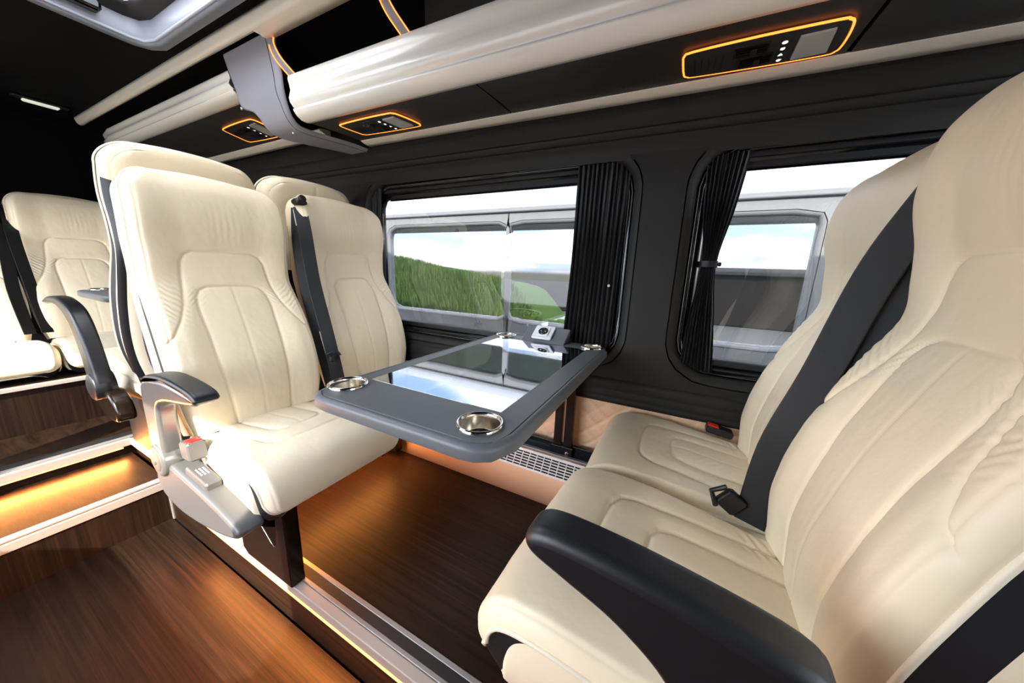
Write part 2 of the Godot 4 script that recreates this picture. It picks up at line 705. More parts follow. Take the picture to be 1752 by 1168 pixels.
func shell() -> void:
	# window wall: solid stretch at the back, then the two window bays
	var w := MB.new()
	w.box(Vector3((X0 - 1.9) / 2.0, 0.75, (ZW + ZO) / 2.0), Vector3(-1.9 - X0, 1.76, ZW - ZO))
	wall_cell(w, -1.9, -0.09, -0.13, 1.63, W1[0], W1[1], W1[2], W1[3], 0.13, ZW, ZO)
	wall_cell(w, -0.09, 1.3, -0.13, 1.63, W2[0], W2[1], W2[2], W2[3], 0.13, ZW, ZO)
	w.box(Vector3((1.3 + X1) / 2.0, 0.75, (ZW + ZO) / 2.0), Vector3(X1 - 1.3, 1.76, ZW - ZO))
	var wall := struct("wall_window", w, M.wall, "matt dark grey side wall with two rounded window openings")
	# cove panel above the windows with its ridges
	var c := MB.new()
	var prof := [[ZW - 0.004, 1.60], [ZW + 0.004, 1.632], [ZW + 0.012, 1.650], [-1.334, 1.660], [-1.341, 1.662], [-1.341, 1.665], [-1.330, 1.667], [-1.319, 1.684], [-1.326, 1.686], [-1.326, 1.689], [-1.314, 1.691], [-1.300, 1.722], [-1.275, 1.733]]
	c.along(prof, X0, X1, Vector2(-1.6, 1.7), false, taper(X0) * 0.4, taper(X1))
	c.along([[-1.275, 1.733], [-1.29, 1.78], [-1.38, 2.06]], X0, X1, Vector2(-1.7, 1.9), false, taper(X0) * 0.4, taper(X1))
	part(wall, "cove_panel", c, M.wall, false, "dark ridged panel above the windows")
	var o := MB.new()
	o.box(Vector3((X0 + X1) / 2.0, 1.9, -1.435), Vector3(X1 - X0, 0.56, 0.07))
	part(wall, "outer_skin", o, M.shell)
	# lower ledges under the windows
	var lw := MB.new()
	lw.along([[ZW - 0.002, 0.735], [-1.354, 0.730], [-1.348, 0.718], [-1.347, 0.69], [-1.352, 0.687], [-1.346, 0.683], [-1.344, 0.66], [-1.350, 0.655], [-1.343, 0.65], [-1.342, 0.632], [-1.355, 0.628]], X0, X1, Vector2(-1.6, 0.68))
	part(wall, "lower_ledge", lw, M.wall, false, "dark stepped ledge below the windows")
	# opposite wall with its windows
	var a := MB.new()
	var xs := [-3.95, -3.75, -2.15, -0.02, 1.75]
	var holes := [[-3.6, -2.20], [-2.05, -0.48]]
	a.box(Vector3((xs[0] + xs[1]) / 2.0, 0.95, ZA + 0.05), Vector3(xs[1] - xs[0], 2.3, 0.1))
	for i in 2:
		wall_cell(a, xs[i + 1], xs[i + 2], -0.2, 2.1, holes[i][0], holes[i][1], 0.78, 1.62, 0.13, ZA, ZA + 0.1)
	a.box(Vector3((xs[3] + xs[4]) / 2.0, 0.95, ZA + 0.05), Vector3(xs[4] - xs[3], 2.3, 0.1))
	struct("wall_aisle", a, M.wall, "dark side wall behind the camera with two windows")
	var rw := MB.new()
	rw.box(Vector3(X0 - 0.05, 0.95, (ZO + ZA + 0.1) / 2.0), Vector3(0.1, 2.3, ZA + 0.1 - ZO))
	struct("wall_rear", rw, M.wall_black, "black wall closing the rear of the cabin")
	# front wall with the windscreen opening
	var fw := MB.new()
	fw.box(Vector3(X1 + 0.05, 0.35, (ZO + ZA + 0.1) / 2.0), Vector3(0.1, 1.1, ZA + 0.1 - ZO))
	fw.box(Vector3(X1 + 0.05, 1.93, (ZO + ZA + 0.1) / 2.0), Vector3(0.1, 0.34, ZA + 0.1 - ZO))
	fw.box(Vector3(X1 + 0.05, 1.33, -1.36), Vector3(0.1, 0.9, 0.22))
	fw.box(Vector3(X1 + 0.05, 1.33, 0.69), Vector3(0.1, 0.9, 0.22))
	struct("wall_front", fw, M.wall, "dark front wall round the windscreen")
	# ceiling round the roof hatches
	var ce := MB.new()
	var hx := [X0, HATCH[0][0], HATCH[0][1], X1]
	for i in 3:
		if i % 2 == 0:
			ce.box(Vector3((hx[i] + hx[i + 1]) / 2.0, CEIL + 0.06, (ZO + ZA + 0.1) / 2.0), Vector3(hx[i + 1] - hx[i], 0.12, ZA + 0.1 - ZO))
		else:
			var z0: float = HATCH[i / 2][2]
			var z1: float = HATCH[i / 2][3]
			ce.box(Vector3((hx[i] + hx[i + 1]) / 2.0, CEIL + 0.06, (ZO + z0) / 2.0), Vector3(hx[i + 1] - hx[i], 0.12, z0 - ZO))
			ce.box(Vector3((hx[i] + hx[i + 1]) / 2.0, CEIL + 0.06, (ZA + 0.1 + z1) / 2.0), Vector3(hx[i + 1] - hx[i], 0.12, ZA + 0.1 - z1))
	struct("ceiling", ce, M.wall_black, "black fabric ceiling")
	var lp := thing("ceiling_lamp", "small pale bar lamp on the black ceiling at the rear", "lamp", Vector3(-3.50, CEIL, -0.63))
	var lb := MB.new()
	lb.box(Vector3(-3.50, 2.033, -0.63), Vector3(0.05, 0.014, 0.20), 0.005)
	part(lp, "base", lb, M.black)
	lb = MB.new()
	lb.box(Vector3(-3.50, 2.022, -0.63), Vector3(0.035, 0.014, 0.13), 0.005)
	part(lp, "diffuser", lb, glow(Color(0.9, 0.93, 0.85), 0.35), false, "pale diffuser")

const W1 := [-1.64, -0.205, 0.79, 1.60]
const W2 := [0.005, 1.2, 0.80, 1.60]
const HATCH := [[-2.11, -1.10, -0.705, 0.12]]

func windows() -> void:
	var i := 0
	for W in [W1, W2]:
		i += 1
		var cx: float = (W[0] + W[1]) / 2.0
		var cy: float = (W[2] + W[3]) / 2.0
		var hx: float = (W[1] - W[0]) / 2.0
		var hy: float = (W[3] - W[2]) / 2.0
		var o := Node3D.new()
		o.name = "window_%d" % i
		o.position = Vector3(cx, W[2], -1.42)
		add_child(o)
		tag(o, ["side window beside the table with its black surround", "side window behind the facing seats with its black surround"][i - 1], "", "", "structure")
		var f := MB.new()
		var rows := []
		for q in [[0.0, -1.405], [0.004, -1.398], [0.012, -1.396], [0.02, -1.400], [0.022, -1.41], [0.05, -1.415], [0.05, -1.44], [0.0, -1.44]]:
			rows.append(lift(loop(cx, cy, hx - q[0], hy - q[0], 0.13 - minf(q[0], 0.05)), q[1]))
		f.grid(rows, Vector3(cx, cy, -9), true)
		part(o, "frame", f, M.gloss_trim, false, "glossy black rounded surround")
		var t := MB.new()
		t.tube(lift(loop(cx, cy, hx - 0.008, hy - 0.008, 0.122), -1.3955), 0.0015, Vector3(0.1, 0.1, 1), 6, true)
		part(o, "bead", t, mat(Color(0.5, 0.5, 0.5), 0.35, 0.9), false, "thin bright bead")
		var r := MB.new()
		r.box(Vector3(cx, 1.569, -1.412), Vector3(hx * 2.0 - 0.12, 0.022, 0.022), 0.006)
		r.box(Vector3(cx, 1.545, -1.425), Vector3(hx * 2.0 - 0.10, 0.03, 0.014), 0.004)
		part(o, "top_rail", r, M.black)
		r = MB.new()
		r.box(Vector3(cx, W[2] + 0.05, -1.418), Vector3(hx * 2.0 - 0.16, 0.026, 0.03), 0.006)
		r.box(Vector3(cx, W[2] + 0.025, -1.405), Vector3(hx * 2.0 - 0.22, 0.012, 0.016), 0.004)
		part(o, "bottom_rail", r, M.black)
		var g := MB.new()
		g.flat(Array(lift(loop(cx, cy, hx - 0.02, hy - 0.02, 0.11), -1.435)), Vector3(0, 0, 1))
		part(o, "pane", g, M.tint, false, "tinted pane")
		g = MB.new()
		g.box(Vector3(cx, 1.552, -1.4335), Vector3(hx * 2.0 - 0.20, 0.056, 0.001))
		part(o, "printed_band", g, M.black_gloss, false, "black printed band along the top of the pane")
	# panes of the opposite wall and the windscreen
	for h in [[-3.6, -2.20], [-2.05, -0.48]]:
		i += 1
		var g := MB.new()
		g.flat(Array(lift(loop((h[0] + h[1]) / 2.0, 1.2, (h[1] - h[0]) / 2.0, 0.42, 0.13), ZA + 0.07)), Vector3(0, 0, -1))
		struct("window_%d" % i, g, M.glass, "side window pane behind the camera", Vector3((h[0] + h[1]) / 2.0, 0.78, ZA + 0.07))
	var ws := MB.new()
	ws.box(Vector3(X1 + 0.05, 1.33, -0.335), Vector3(0.006, 0.86, 1.85))
	struct("window_%d" % (i + 1), ws, M.glass, "windscreen pane at the front", Vector3(X1 + 0.05, 0.9, -0.335))

func hatches() -> void:
	var names := ["grey framed roof hatch above the rear aisle, bright pane in its well"]
	for k in 1:
		var H: Array = HATCH[k]
		var cx: float = (H[0] + H[1]) / 2.0
		var cz: float = (H[2] + H[3]) / 2.0
		var hx: float = (H[1] - H[0]) / 2.0
		var hz: float = (H[3] - H[2]) / 2.0
		var frost := mat(Color(0.95, 0.96, 0.98), 0.5)
		frost.backlight_enabled = true
		frost.backlight = Color(1, 1, 1)
		var o := thing("roof_hatch", names[k], "roof hatch", Vector3(cx, CEIL, cz))
		var f := MB.new()
		var rows := []
		for q in [[0.03, 2.045], [0.031, 2.022], [0.026, 2.013], [0.004, 2.008], [-0.006, 2.011], [-0.010, 2.018], [-0.012, 2.024]]:
			rows.append(lifty(loop(cx, cz, hx + q[0], hz + q[0], 0.07 + q[0]), q[1]))
		f.grid(rows, Vector3(cx, 9, cz), true)
		part(o, "frame", f, mat(Color(0.45, 0.46, 0.49), 0.38), false, "grey flange frame")
		f = MB.new()
		f.tube(lifty(loop(cx, cz, hx - 0.012, hz - 0.012, 0.055), 2.024), 0.006, Vector3(0.1, 1, 0.1), 8, true)
		part(o, "seal", f, mat(Color(0.62, 0.63, 0.66), 0.3))
		f = MB.new()
		rows = []
		for q in [[-0.014, 2.028], [-0.018, 2.04], [-0.018, 2.06], [-0.020, 2.088]]:
			rows.append(lifty(loop(cx, cz, hx + q[0], hz + q[0], 0.06), q[1]))
		var b := f.v.size()
		f.grid(rows, Vector3(cx, 2.1, cz), true)
		for i in range(b, f.n.size()):
			f.n[i] = -f.n[i]
		for i in range(0, f.idx.size(), 3):
			var tmp := f.idx[i + 1]
			f.idx[i + 1] = f.idx[i + 2]
			f.idx[i + 2] = tmp
		part(o, "well", f, mat(Color(0.55, 0.56, 0.59), 0.4), false, "grey well of the hatch")
		f = MB.new()
		f.grid([lifty(loop(cx, cz, hx - 0.020, hz - 0.020, 0.06), 2.088), lifty(loop(cx, cz, hx - 0.066, hz - 0.066, 0.05), 2.096), lifty(loop(cx, cz, hx - 0.070, hz - 0.070, 0.05), 2.12)], Vector3(cx, 9, cz), true)
		part(o, "rubber_rim", f, M.black)
		f = MB.new()
		f.flat(Array(lifty(loop(cx, cz, hx - 0.062, hz - 0.062, 0.05), 2.115)), Vector3(0, -1, 0))
		part(o, "pane", f, frost, false, "bright frosted pane")
		f = MB.new()
		f.box(Vector3(H[0] + 0.045, 2.065, cz - 0.10), Vector3(0.05, 0.04, 0.34), 0.012)
		part(o, "handle", f, M.black_gloss)

# ---------------------------------------------------------------- floors, steps and trims
func floors() -> void:
	var f := MB.new()
	f.box(Vector3((-1.95 + X1) / 2.0, -0.05, (-0.44 + ZA) / 2.0), Vector3(X1 + 1.95, 0.1, ZA + 0.44))
	struct("floor", f, M.wood, "brown wood grain aisle floor")
	f = MB.new()
	f.box(Vector3((-1.70 + X1) / 2.0, 0.02, (ZO - 0.457) / 2.0), Vector3(X1 + 1.70, 0.28, -0.457 - ZO))
	struct("floor", f, M.wood, "dark wood platform floor under the table seats")
	f = MB.new()
	f.box(Vector3((X0 - 2.40) / 2.0, 0.08, (ZO + ZA) / 2.0), Vector3(-2.40 - X0, 0.36, ZA - ZO))
	f.box(Vector3((-2.40 - 1.70) / 2.0, 0.08, (ZO - 0.475) / 2.0), Vector3(0.70, 0.36, -0.475 - ZO))
	struct("floor", f, M.wood_across, "dark wood raised floor at the rear")
	# rear bench platform
	f = MB.new()
	f.box(Vector3((X0 - 2.86) / 2.0, 0.38, (ZW + ZA) / 2.0), Vector3(-2.86 - X0, 0.26, ZA - ZW))
	struct("floor", f, M.wood_up, "dark wood plinth below the rear seats")
	f = MB.new()
	f.box(Vector3(-2.857, 0.500, (ZW + ZA) / 2.0), Vector3(0.03, 0.022, ZA - ZW), 0.004)
	struct("trim_1", f, M.led_profile, "cream edge trim of the rear plinth")
	# step up to the raised floor
	f = MB.new()
	f.box(Vector3(-2.17, 0.08, (-0.457 + ZA) / 2.0), Vector3(0.46, 0.20, ZA + 0.457))
	var st := struct("step_1", f, M.wood_across, "lit wood step between the aisle and the raised floor")
	f = MB.new()
	f.box(Vector3(-1.938, 0.075, (-0.457 + ZA) / 2.0), Vector3(0.012, 0.15, ZA + 0.457))
	part(st, "riser", f, M.wood_up)
	f = MB.new()
	f.box(Vector3(-1.945, 0.1975, (-0.457 + ZA) / 2.0), Vector3(0.032, 0.01, ZA + 0.457), 0.003)
	part(st, "nosing", f, M.led_profile, false, "white nosing")
	f = MB.new()
	f.box(Vector3(-1.936, 0.172, (-0.457 + ZA) / 2.0), Vector3(0.02, 0.036, ZA + 0.457), 0.004)
	part(st, "nosing", f, M.led_profile, false, "cream nosing face")
	# edge of the raised floor above the step: lit profile, rubber strip
	f = MB.new()
	f.box(Vector3(-2.392, 0.243, (-0.475 + ZA) / 2.0), Vector3(0.02, 0.036, ZA + 0.475), 0.004)
	f.box(Vector3(-2.16, 0.243, -0.467), Vector3(0.48, 0.036, 0.02), 0.004)
	struct("trim_2", f, M.led_profile, "cream lit profile round the top of the step")
	f = MB.new()
	f.box(Vector3(-2.415, 0.262, (-0.50 + ZA) / 2.0), Vector3(0.026, 0.006, ZA + 0.50), 0.002)
	f.box(Vector3(-2.17, 0.262, -0.488), Vector3(0.50, 0.006, 0.02), 0.002)
	struct("trim_3", f, M.alu, "pale metal strip on the raised floor edge")
	f = MB.new()
	f.box(Vector3(-2.455, 0.262, (-0.53 + ZA) / 2.0), Vector3(0.05, 0.006, ZA + 0.53), 0.002)
	f.box(Vector3(-2.19, 0.262, -0.525), Vector3(0.56, 0.006, 0.05), 0.002)
	struct("trim_4", f, M.rubber, "black rubber strip on the raised floor edge")
	# platform edge: riser, lit profile, aluminium, rubber, aluminium
	f = MB.new()
	f.box(Vector3((-1.94 + X1) / 2.0, 0.065, -0.452), Vector3(X1 + 1.94, 0.13, 0.012))
	struct("trim_5", f, M.wood, "dark wood riser below the platform edge")
	f = MB.new()
	f.box(Vector3((-1.60 + X1) / 2.0, 0.146, -0.455), Vector3(X1 + 1.60, 0.034, 0.03), 0.004)
	struct("trim_6", f, M.led_profile, "cream lit profile along the platform edge")
	f = MB.new()
	f.box(Vector3((-1.60 + X1) / 2.0, 0.163, -0.474), Vector3(X1 + 1.60, 0.006, 0.012), 0.002)
	f.box(Vector3((-1.60 + X1) / 2.0, 0.163, -0.513), Vector3(X1 + 1.60, 0.006, 0.014), 0.002)
	struct("trim_7", f, M.alu, "pale metal strips along the platform edge")
	f = MB.new()
	f.box(Vector3((-1.60 + X1) / 2.0, 0.162, -0.493), Vector3(X1 + 1.60, 0.005, 0.028), 0.001)
	struct("trim_8", f, M.rubber, "black rubber strip along the platform edge")
	f = MB.new()
	f.box(Vector3(-1.92, 0.08, -0.447), Vector3(0.014, 0.16, 0.014), 0.003)
	struct("trim_9", f, M.alu, "pale metal corner strip beside the step")
	# warm strips that light the aisle floor, the step and the floor under the seats
	var warm := Color(1.0, 0.62, 0.30)
	var L := thing("led_strip", "warm light strip under the platform edge beside the aisle floor", "light strip", Vector3(-0.4, 0.127, -0.442), 0.0, "warm floor light strips")
	var lm := MB.new()
	lm.box(Vector3(-0.3, 0.1265, -0.441), Vector3(2.5, 0.005, 0.007), 0.001)
	part(L, "diffuser", lm, M.warm)
	lamp_area(L, "glow_light", Vector3(-0.3, 0.120, -0.436), Vector3(0, -0.42, 0.90), Vector2(2.5, 0.008), warm, LED * 4.0)
	L = thing("led_strip", "warm light strip under the raised floor edge above the step", "light strip", Vector3(-2.38, 0.226, 0.1), 0.0, "warm floor light strips")
	lm = MB.new()
	lm.box(Vector3(-2.38, 0.2235, 0.12), Vector3(0.007, 0.005, 1.1), 0.001)
	part(L, "diffuser", lm, M.warm)
	lamp_area(L, "glow_light", Vector3(-2.372, 0.218, 0.12), Vector3(0.99, -0.13, 0), Vector2(1.1, 0.008), warm, LED * 2.2, Vector3(0, 0, 1))
	L = thing("led_strip", "warm light strip under the front pair of seats", "light strip", Vector3(-1.36, 0.40, -0.8), 0.0, "warm floor light strips")
	lm = MB.new()
	lm.box(Vector3(-1.30, 0.402, -0.83), Vector3(0.012, 0.012, 0.8), 0.003)
	part(L, "diffuser", lm, M.warm)
	lamp_area(L, "glow_light", Vector3(-1.30, 0.392, -0.83), Vector3(0.25, -1, 0), Vector2(0.8, 0.012), warm, LED * 1.5, Vector3(0, 0, 1))
	L = thing("led_strip", "warm light strip low on the wall side of the aisle floor", "light strip", Vector3(-0.4, 0.16, ZA - 0.006), 0.0, "warm floor light strips")
	lm = MB.new()
	lm.box(Vector3(-0.3, 0.165, ZA - 0.004), Vector3(2.5, 0.008, 0.007), 0.001)
	part(L, "diffuser", lm, M.warm)
	lamp_area(L, "glow_light", Vector3(-0.3, 0.160, ZA - 0.012), Vector3(0, -0.8, -0.6), Vector2(2.5, 0.008), warm, LED * 0.9)

const LED := 0.40

# ---------------------------------------------------------------- seats
# local axes of a seat: x forward, y up from the floor, z to its right; the back leans about (0, 0.43)
const BACK_L := 0.88
const PIV := Vector3(0, 0.43, 0)

func back_w(s: float) -> float:
	var w := knots(s, [0.0, 0.08, 0.18, 0.30, 0.40, 0.51, 0.59, 0.68, 0.79, 0.88], [0.204, 0.220, 0.229, 0.230, 0.227, 0.223, 0.222, 0.225, 0.222, 0.217])
	var r := 0.088
	var d := s - (BACK_L - r)
	if d > 0.0:
		w -= r - sqrt(maxf(r * r - d * d, 0.0))
	return w

func back_x(s: float) -> float:
	return knots(s, [0.0, 0.12, 0.30, 0.42, 0.53, 0.62, 0.71, 0.80, 0.85, 0.88], [0.0, 0.022, 0.012, -0.012, -0.030, -0.014, 0.016, 0.020, 0.004, -0.012])

var back_seams := [
	[[0.0, 0.615], [0.085, 0.612], [0.108, 0.600], [0.122, 0.575], [0.128, 0.53], [0.134, 0.48], [0.146, 0.43], [0.168, 0.375], [0.198, 0.325], [0.235, 0.29]],
	[[0.0, 0.492], [0.068, 0.490], [0.092, 0.478], [0.106, 0.452], [0.110, 0.41], [0.104, 0.20], [0.090, 0.0]],
]
var cush_seams := [
	[[0.0, 0.405], [0.09, 0.40], [0.122, 0.385], [0.135, 0.355], [0.138, 0.30], [0.150, 0.18], [0.158, 0.0]],
	[[0.0, 0.315], [0.045, 0.312], [0.070, 0.298], [0.080, 0.27], [0.084, 0.18], [0.086, 0.0]],
]

func seams_of(src: Array) -> Array:
	var out := []
	for l in src:
		var p := []
		for q in l:
			p.append(Vector2(q[0], q[1]))
		out.append(p)
	return out

func spread(i: int, m: int) -> float:  # -1..1, denser near both ends
	var t := 2.0 * i / (m - 1) - 1.0
	return lerpf(t, sin(t * PI / 2.0), 0.72)

func roll(d: float, r: float) -> float:  # drop of a rounded edge at distance d from it
	if d >= r:
		return 0.0
	var t := 1.0 - maxf(d, 0.0) / r
	return r * (1.0 - sqrt(maxf(1.0 - t * t, 0.0)))

# grooves and fullness of a stitched cover at p (half-width coordinates)
func cover_relief(p: Vector2, seams: Array, centre_top: float) -> float:
	var a := Vector2(absf(p.x), p.y)
	var h := 0.0
	var dmin := 9.0
	for l in seams:
		var d := line_dist(a, l)
		dmin = minf(dmin, d)
	h -= 0.0042 * exp(-pow(dmin / 0.0042, 2.0))
	h += 0.0055 * (1.0 - exp(-dmin / 0.022))
	if p.y < centre_top:
		h -= 0.0016 * exp(-pow(a.x / 0.0035, 2.0))
	return h

var wr := FastNoiseLite.new()

func back_point(u: float, s: float, seams: Array) -> Vector3:
	var W := back_w(s)
	var w := u * W
	var top := BACK_L - 0.010 * pow(u, 2.0)
	# distance to the outline
	var r := 0.088
	var wf := back_w(minf(s, BACK_L - r))
	var dd := minf((1.0 - absf(u)) * W, BACK_L - s)
	if s > BACK_L - r and absf(w) > wf - r:
		dd = r - Vector2(absf(w) - (wf - r), s - (BACK_L - r)).length()
	dd = maxf(dd, 0.0)
	var x := back_x(s)
	# bolsters of the lower back, shallow hollow of the headrest
	x += 0.013 * smoothstep(0.10, 0.175, absf(w)) * smoothstep(0.52, 0.36, s)
	x += 0.010 * smoothstep(0.10, 0.19, absf(w)) * smoothstep(0.5, 0.58, s)
	var h := cover_relief(Vector2(w, s), seams, 0.49)
	# gathers at the waist and upright creases of the headrest
	var g := exp(-pow((s - 0.435) / 0.055, 2.0)) * smoothstep(0.125, 0.15, absf(w))
	h += 0.0010 * g * sin((s - absf(w) * 0.9) * 300.0 + 3.0 * wr.get_noise_2d(w * 300.0, s * 90.0))
	g = exp(-pow((s - 0.45) / 0.03, 2.0)) * exp(-pow((absf(w) - 0.11) / 0.02, 2.0))
	h += 0.0016 * g * sin((s + absf(w)) * 420.0)
	g = exp(-pow((s - 0.70) / 0.05, 2.0)) * exp(-pow((w + 0.01) / 0.05, 2.0))
	h += 0.0006 * g * sin(w * 330.0 + 1.5 * wr.get_noise_2d(w * 200.0, s * 200.0))
	h += 0.0016 * wr.get_noise_2d(w * 90.0, s * 60.0)
	h *= smoothstep(0.0, 0.02, dd)
	# a line of stitching just inside the rim
	h -= 0.0022 * exp(-pow((dd - 0.020) / 0.0035, 2.0)) * smoothstep(0.0, 0.3, s)
	return Vector3(x + h - roll(dd, 0.034) , s - 0.010 * pow(u, 2.0) * smoothstep(0.5, 0.84, s), w)

var cq_x := []
var cq_y := []
func cush_line(q: float) -> Vector2:
	var ks := [0.0, 0.13, 0.28, 0.40, 0.475, 0.515, 0.555, 0.60, 0.65]
	return Vector2(knots(q, ks, [-0.085, 0.045, 0.195, 0.315, 0.388, 0.424, 0.447, 0.456, 0.448]), knots(q, ks, [0.415, 0.428, 0.446, 0.455, 0.449, 0.433, 0.402, 0.360, 0.312]))

func cush_w(q: float) -> float:
	var w := knots(q, [0.0, 0.10, 0.25, 0.45, 0.56, 0.65], [0.200, 0.212, 0.226, 0.231, 0.230, 0.222])
	var r := 0.05
	var d := q - (0.65 - r)
	if d > 0.0:
		w -= r - sqrt(maxf(r * r - d * d, 0.0))
	return w

const CQ := 0.65
func cush_point(u: float, q: float, seams: Array) -> Vector3:
	var W := cush_w(q)
	var w := u * W
	var p := cush_line(q)
	var p2 := cush_line(minf(q + 0.004, CQ))
	var p1 := cush_line(maxf(q - 0.004, 0.0))
	var t := (p2 - p1).normalized()
	var nn := Vector2(-t.y, t.x)
	var dd := (1.0 - absf(u)) * W
	var r := 0.05
	if q > CQ - r:
		dd = minf(dd, CQ - q)
		var wf := cush_w(CQ - r)
		if absf(w) > wf - r:
			dd = r - Vector2(absf(w) - (wf - r), q - (CQ - r)).length()
	dd = maxf(dd, 0.0)
	var h := cover_relief(Vector2(w, q), seams, 0.31)
	h += 0.010 * (1.0 - u * u) * smoothstep(CQ, 0.45, q)
	var g := exp(-pow((q - 0.20) / 0.06, 2.0)) * exp(-pow((w + 0.02) / 0.05, 2.0))
	h += 0.0004 * g * sin(q * 260.0 + w * 240.0 + 2.0 * wr.get_noise_2d(w * 200.0, q * 200.0))
	g = exp(-pow((q - 0.12) / 0.035, 2.0)) * exp(-pow((absf(w) - 0.16) / 0.03, 2.0))
	h += 0.002 * g * sin(q * 300.0 - absf(w) * 160.0)
	h += 0.0016 * wr.get_noise_2d(w * 80.0 + 50.0, q * 70.0)
	h *= smoothstep(0.0, 0.02, dd)
	h -= 0.002 * exp(-pow((dd - 0.016) / 0.0032, 2.0))
	h -= roll(dd, 0.028)
	return Vector3(p.x + nn.x * h, p.y + nn.y * h, w)

func rim_of(rows: Array, top_too := true) -> PackedVector3Array:  # left edge up, far row across, right edge down
	var o := PackedVector3Array()
	var m := rows.size()
	for i in m:
		o.append(rows[i][0])
	if top_too:
		for j in range(1, rows[0].size() - 1):
			o.append(rows[m - 1][j])
	for i in range(m - 1, -1, -1):
		o.append(rows[i][rows[0].size() - 1])
	return o

func thin_out(p: PackedVector3Array, d: float) -> PackedVector3Array:
	var o := PackedVector3Array([p[0]])
	for q in p:
		if q.distance_to(o[o.size() - 1]) >= d:
			o.append(q)
	return o

func make_seat() -> Node3D:
	wr.seed = 5
	wr.frequency = 0.1
	var bs := seams_of(back_seams)
	var cs := seams_of(cush_seams)
	var t := thing("coach_seat", "seat", "seat")
	# ---- cushion
	var rows := []
	var nq := 190
	for i in nq:
		var q := CQ * (0.5 + 0.5 * spread(i, nq)) if i > nq * 0.5 else CQ * i / (nq - 1.0)
		var row := PackedVector3Array()
		for j in 131:
			row.append(cush_point(spread(j, 131), q, cs))
		rows.append(row)
	var mb := MB.new()
	mb.grid(rows, Vector3(0.15, 0.2, 0))
	var cu := part(t, "seat_cushion", mb, M.leather, true)
	var rim := thin_out(rim_of(rows), 0.006)
	mb = MB.new()
	mb.tube(rim, 0.0042, Vector3(0.3, 0.2, 0.9), 6)
	part(cu, "piping", mb, M.cream_piping, true)
	# gusset: black wedge below the piping, widest at the front corners
	var low := PackedVector3Array()
	var side_top := PackedVector3Array()
	var base := PackedVector3Array()
	for k in rim.size():
		var p := rim[k]
		var front := smoothstep(0.33, 0.445, p.x) * smoothstep(0.12, 0.20, absf(p.z))
		var gw := 0.005 + 0.034 * front
		var q := p + Vector3(-gw * front * 0.9, -gw, 0)
		q.z -= signf(p.z) * 0.002
		low.append(q)
	mb = MB.new()
	mb.grid([rim, low], Vector3(0.1, 0.35, 0))
	part(cu, "gusset", mb, M.piping, true, "dark seam band")
	for k in low.size():
		var p := low[k]
		var q := Vector3(minf(p.x, 0.425), 0.305, p.z * 0.985)
		q.y = minf(q.y, p.y)
		base.append(q)
	var mid := PackedVector3Array()
	var mid2 := PackedVector3Array()
	for k in low.size():
		var m := low[k].lerp(base[k], 0.35)
		m.z += signf(m.z) * 0.008 * smoothstep(0.02, 0.08, low[k].y - base[k].y)
		mid.append(m)
		m = low[k].lerp(base[k], 0.75)
		m.z += signf(m.z) * 0.008 * smoothstep(0.02, 0.08, low[k].y - base[k].y)
		mid2.append(m)
	mb = MB.new()
	mb.grid([low, mid, mid2, base], Vector3(0.1, 0.35, 0))
	part(cu, "side_panel", mb, M.leather_back, true)
	mb = MB.new()
	mb.box(Vector3(0.165, 0.315, 0), Vector3(0.50, 0.03, 0.40), 0.01)
	part(t, "seat_pan", mb, M.black, true)
	# ---- back
	rows = []
	var ns := 235
	for i in ns:
		var f := float(i) / (ns - 1.0)
		var s := BACK_L * (f if f < 0.7 else 0.7 + 0.3 * sin((f - 0.7) / 0.3 * PI / 2.0))
		var row := PackedVector3Array()
		for j in 141:
			row.append(back_point(spread(j, 141), minf(s, BACK_L - 0.0004), bs))
		rows.append(row)
	mb = MB.new()
	mb.grid(rows, Vector3(-0.3, 0.4, 0))
	var bk := part(t, "backrest", mb, M.leather, true)
	bk.position = PIV
	rim = thin_out(rim_of(rows), 0.007)
	mb = MB.new()
	mb.tube(rim, 0.0042, Vector3(1, 0.1, 0.1), 6)
	part(bk, "piping", mb, M.cream_piping, true)
	low = PackedVector3Array()
	base = PackedVector3Array()
	mid = PackedVector3Array()
	mid2 = PackedVector3Array()
	for p in rim:
		var gw := 0.008 + 0.036 * smoothstep(0.62, 0.36, p.y)
		low.append(p + Vector3(-gw, 0, -signf(p.z) * 0.002 * smoothstep(0.0, 0.05, absf(p.z))))
		var bx := -0.115 + 0.02 * smoothstep(0.5, 0.84, p.y) + back_x(p.y) * 0.6
		var c := Vector3(0, minf(p.y, 0.7), 0)
		var rad := (Vector3(0, p.y, p.z) - c).normalized()
		base.append(Vector3(bx, p.y, p.z) - rad * 0.016)
		mid.append(Vector3(lerpf(p.x - gw, bx, 0.70), p.y, p.z) + rad * 0.004)
		mid2.append(Vector3(lerpf(p.x - gw, bx, 0.92), p.y, p.z) - rad * 0.003)
	mb = MB.new()
	mb.grid([rim, low], Vector3(-0.05, 0.4, 0))
	part(bk, "gusset", mb, M.piping, true, "dark seam band")
	mb = MB.new()
	mb.grid([low, mid], Vector3(-0.05, 0.4, 0))
	part(bk, "side_panel", mb, M.leather_back, true)
	mb = MB.new()
	var cut := [0]
	for k in range(1, rim.size()):
		if (rim[k].y > 0.74) != (rim[k - 1].y > 0.74):
			cut.append(k)
	cut.append(rim.size() - 1)
	for c in cut.size() - 1:
		mb = MB.new()
		var rr := []
		for src in [mid, mid2, base]:
			rr.append(src.slice(cut[c], cut[c + 1] + 1))
		mb.grid(rr, Vector3(-0.05, 0.4, 0))
		if c == 1:
			part(bk, "top_rim", mb, M.leather_back, true)
		else:
			part(bk, "rear_rim", mb, M.shell, true, "black rear rim")
	# rear cover with a middle seam
	rows = []
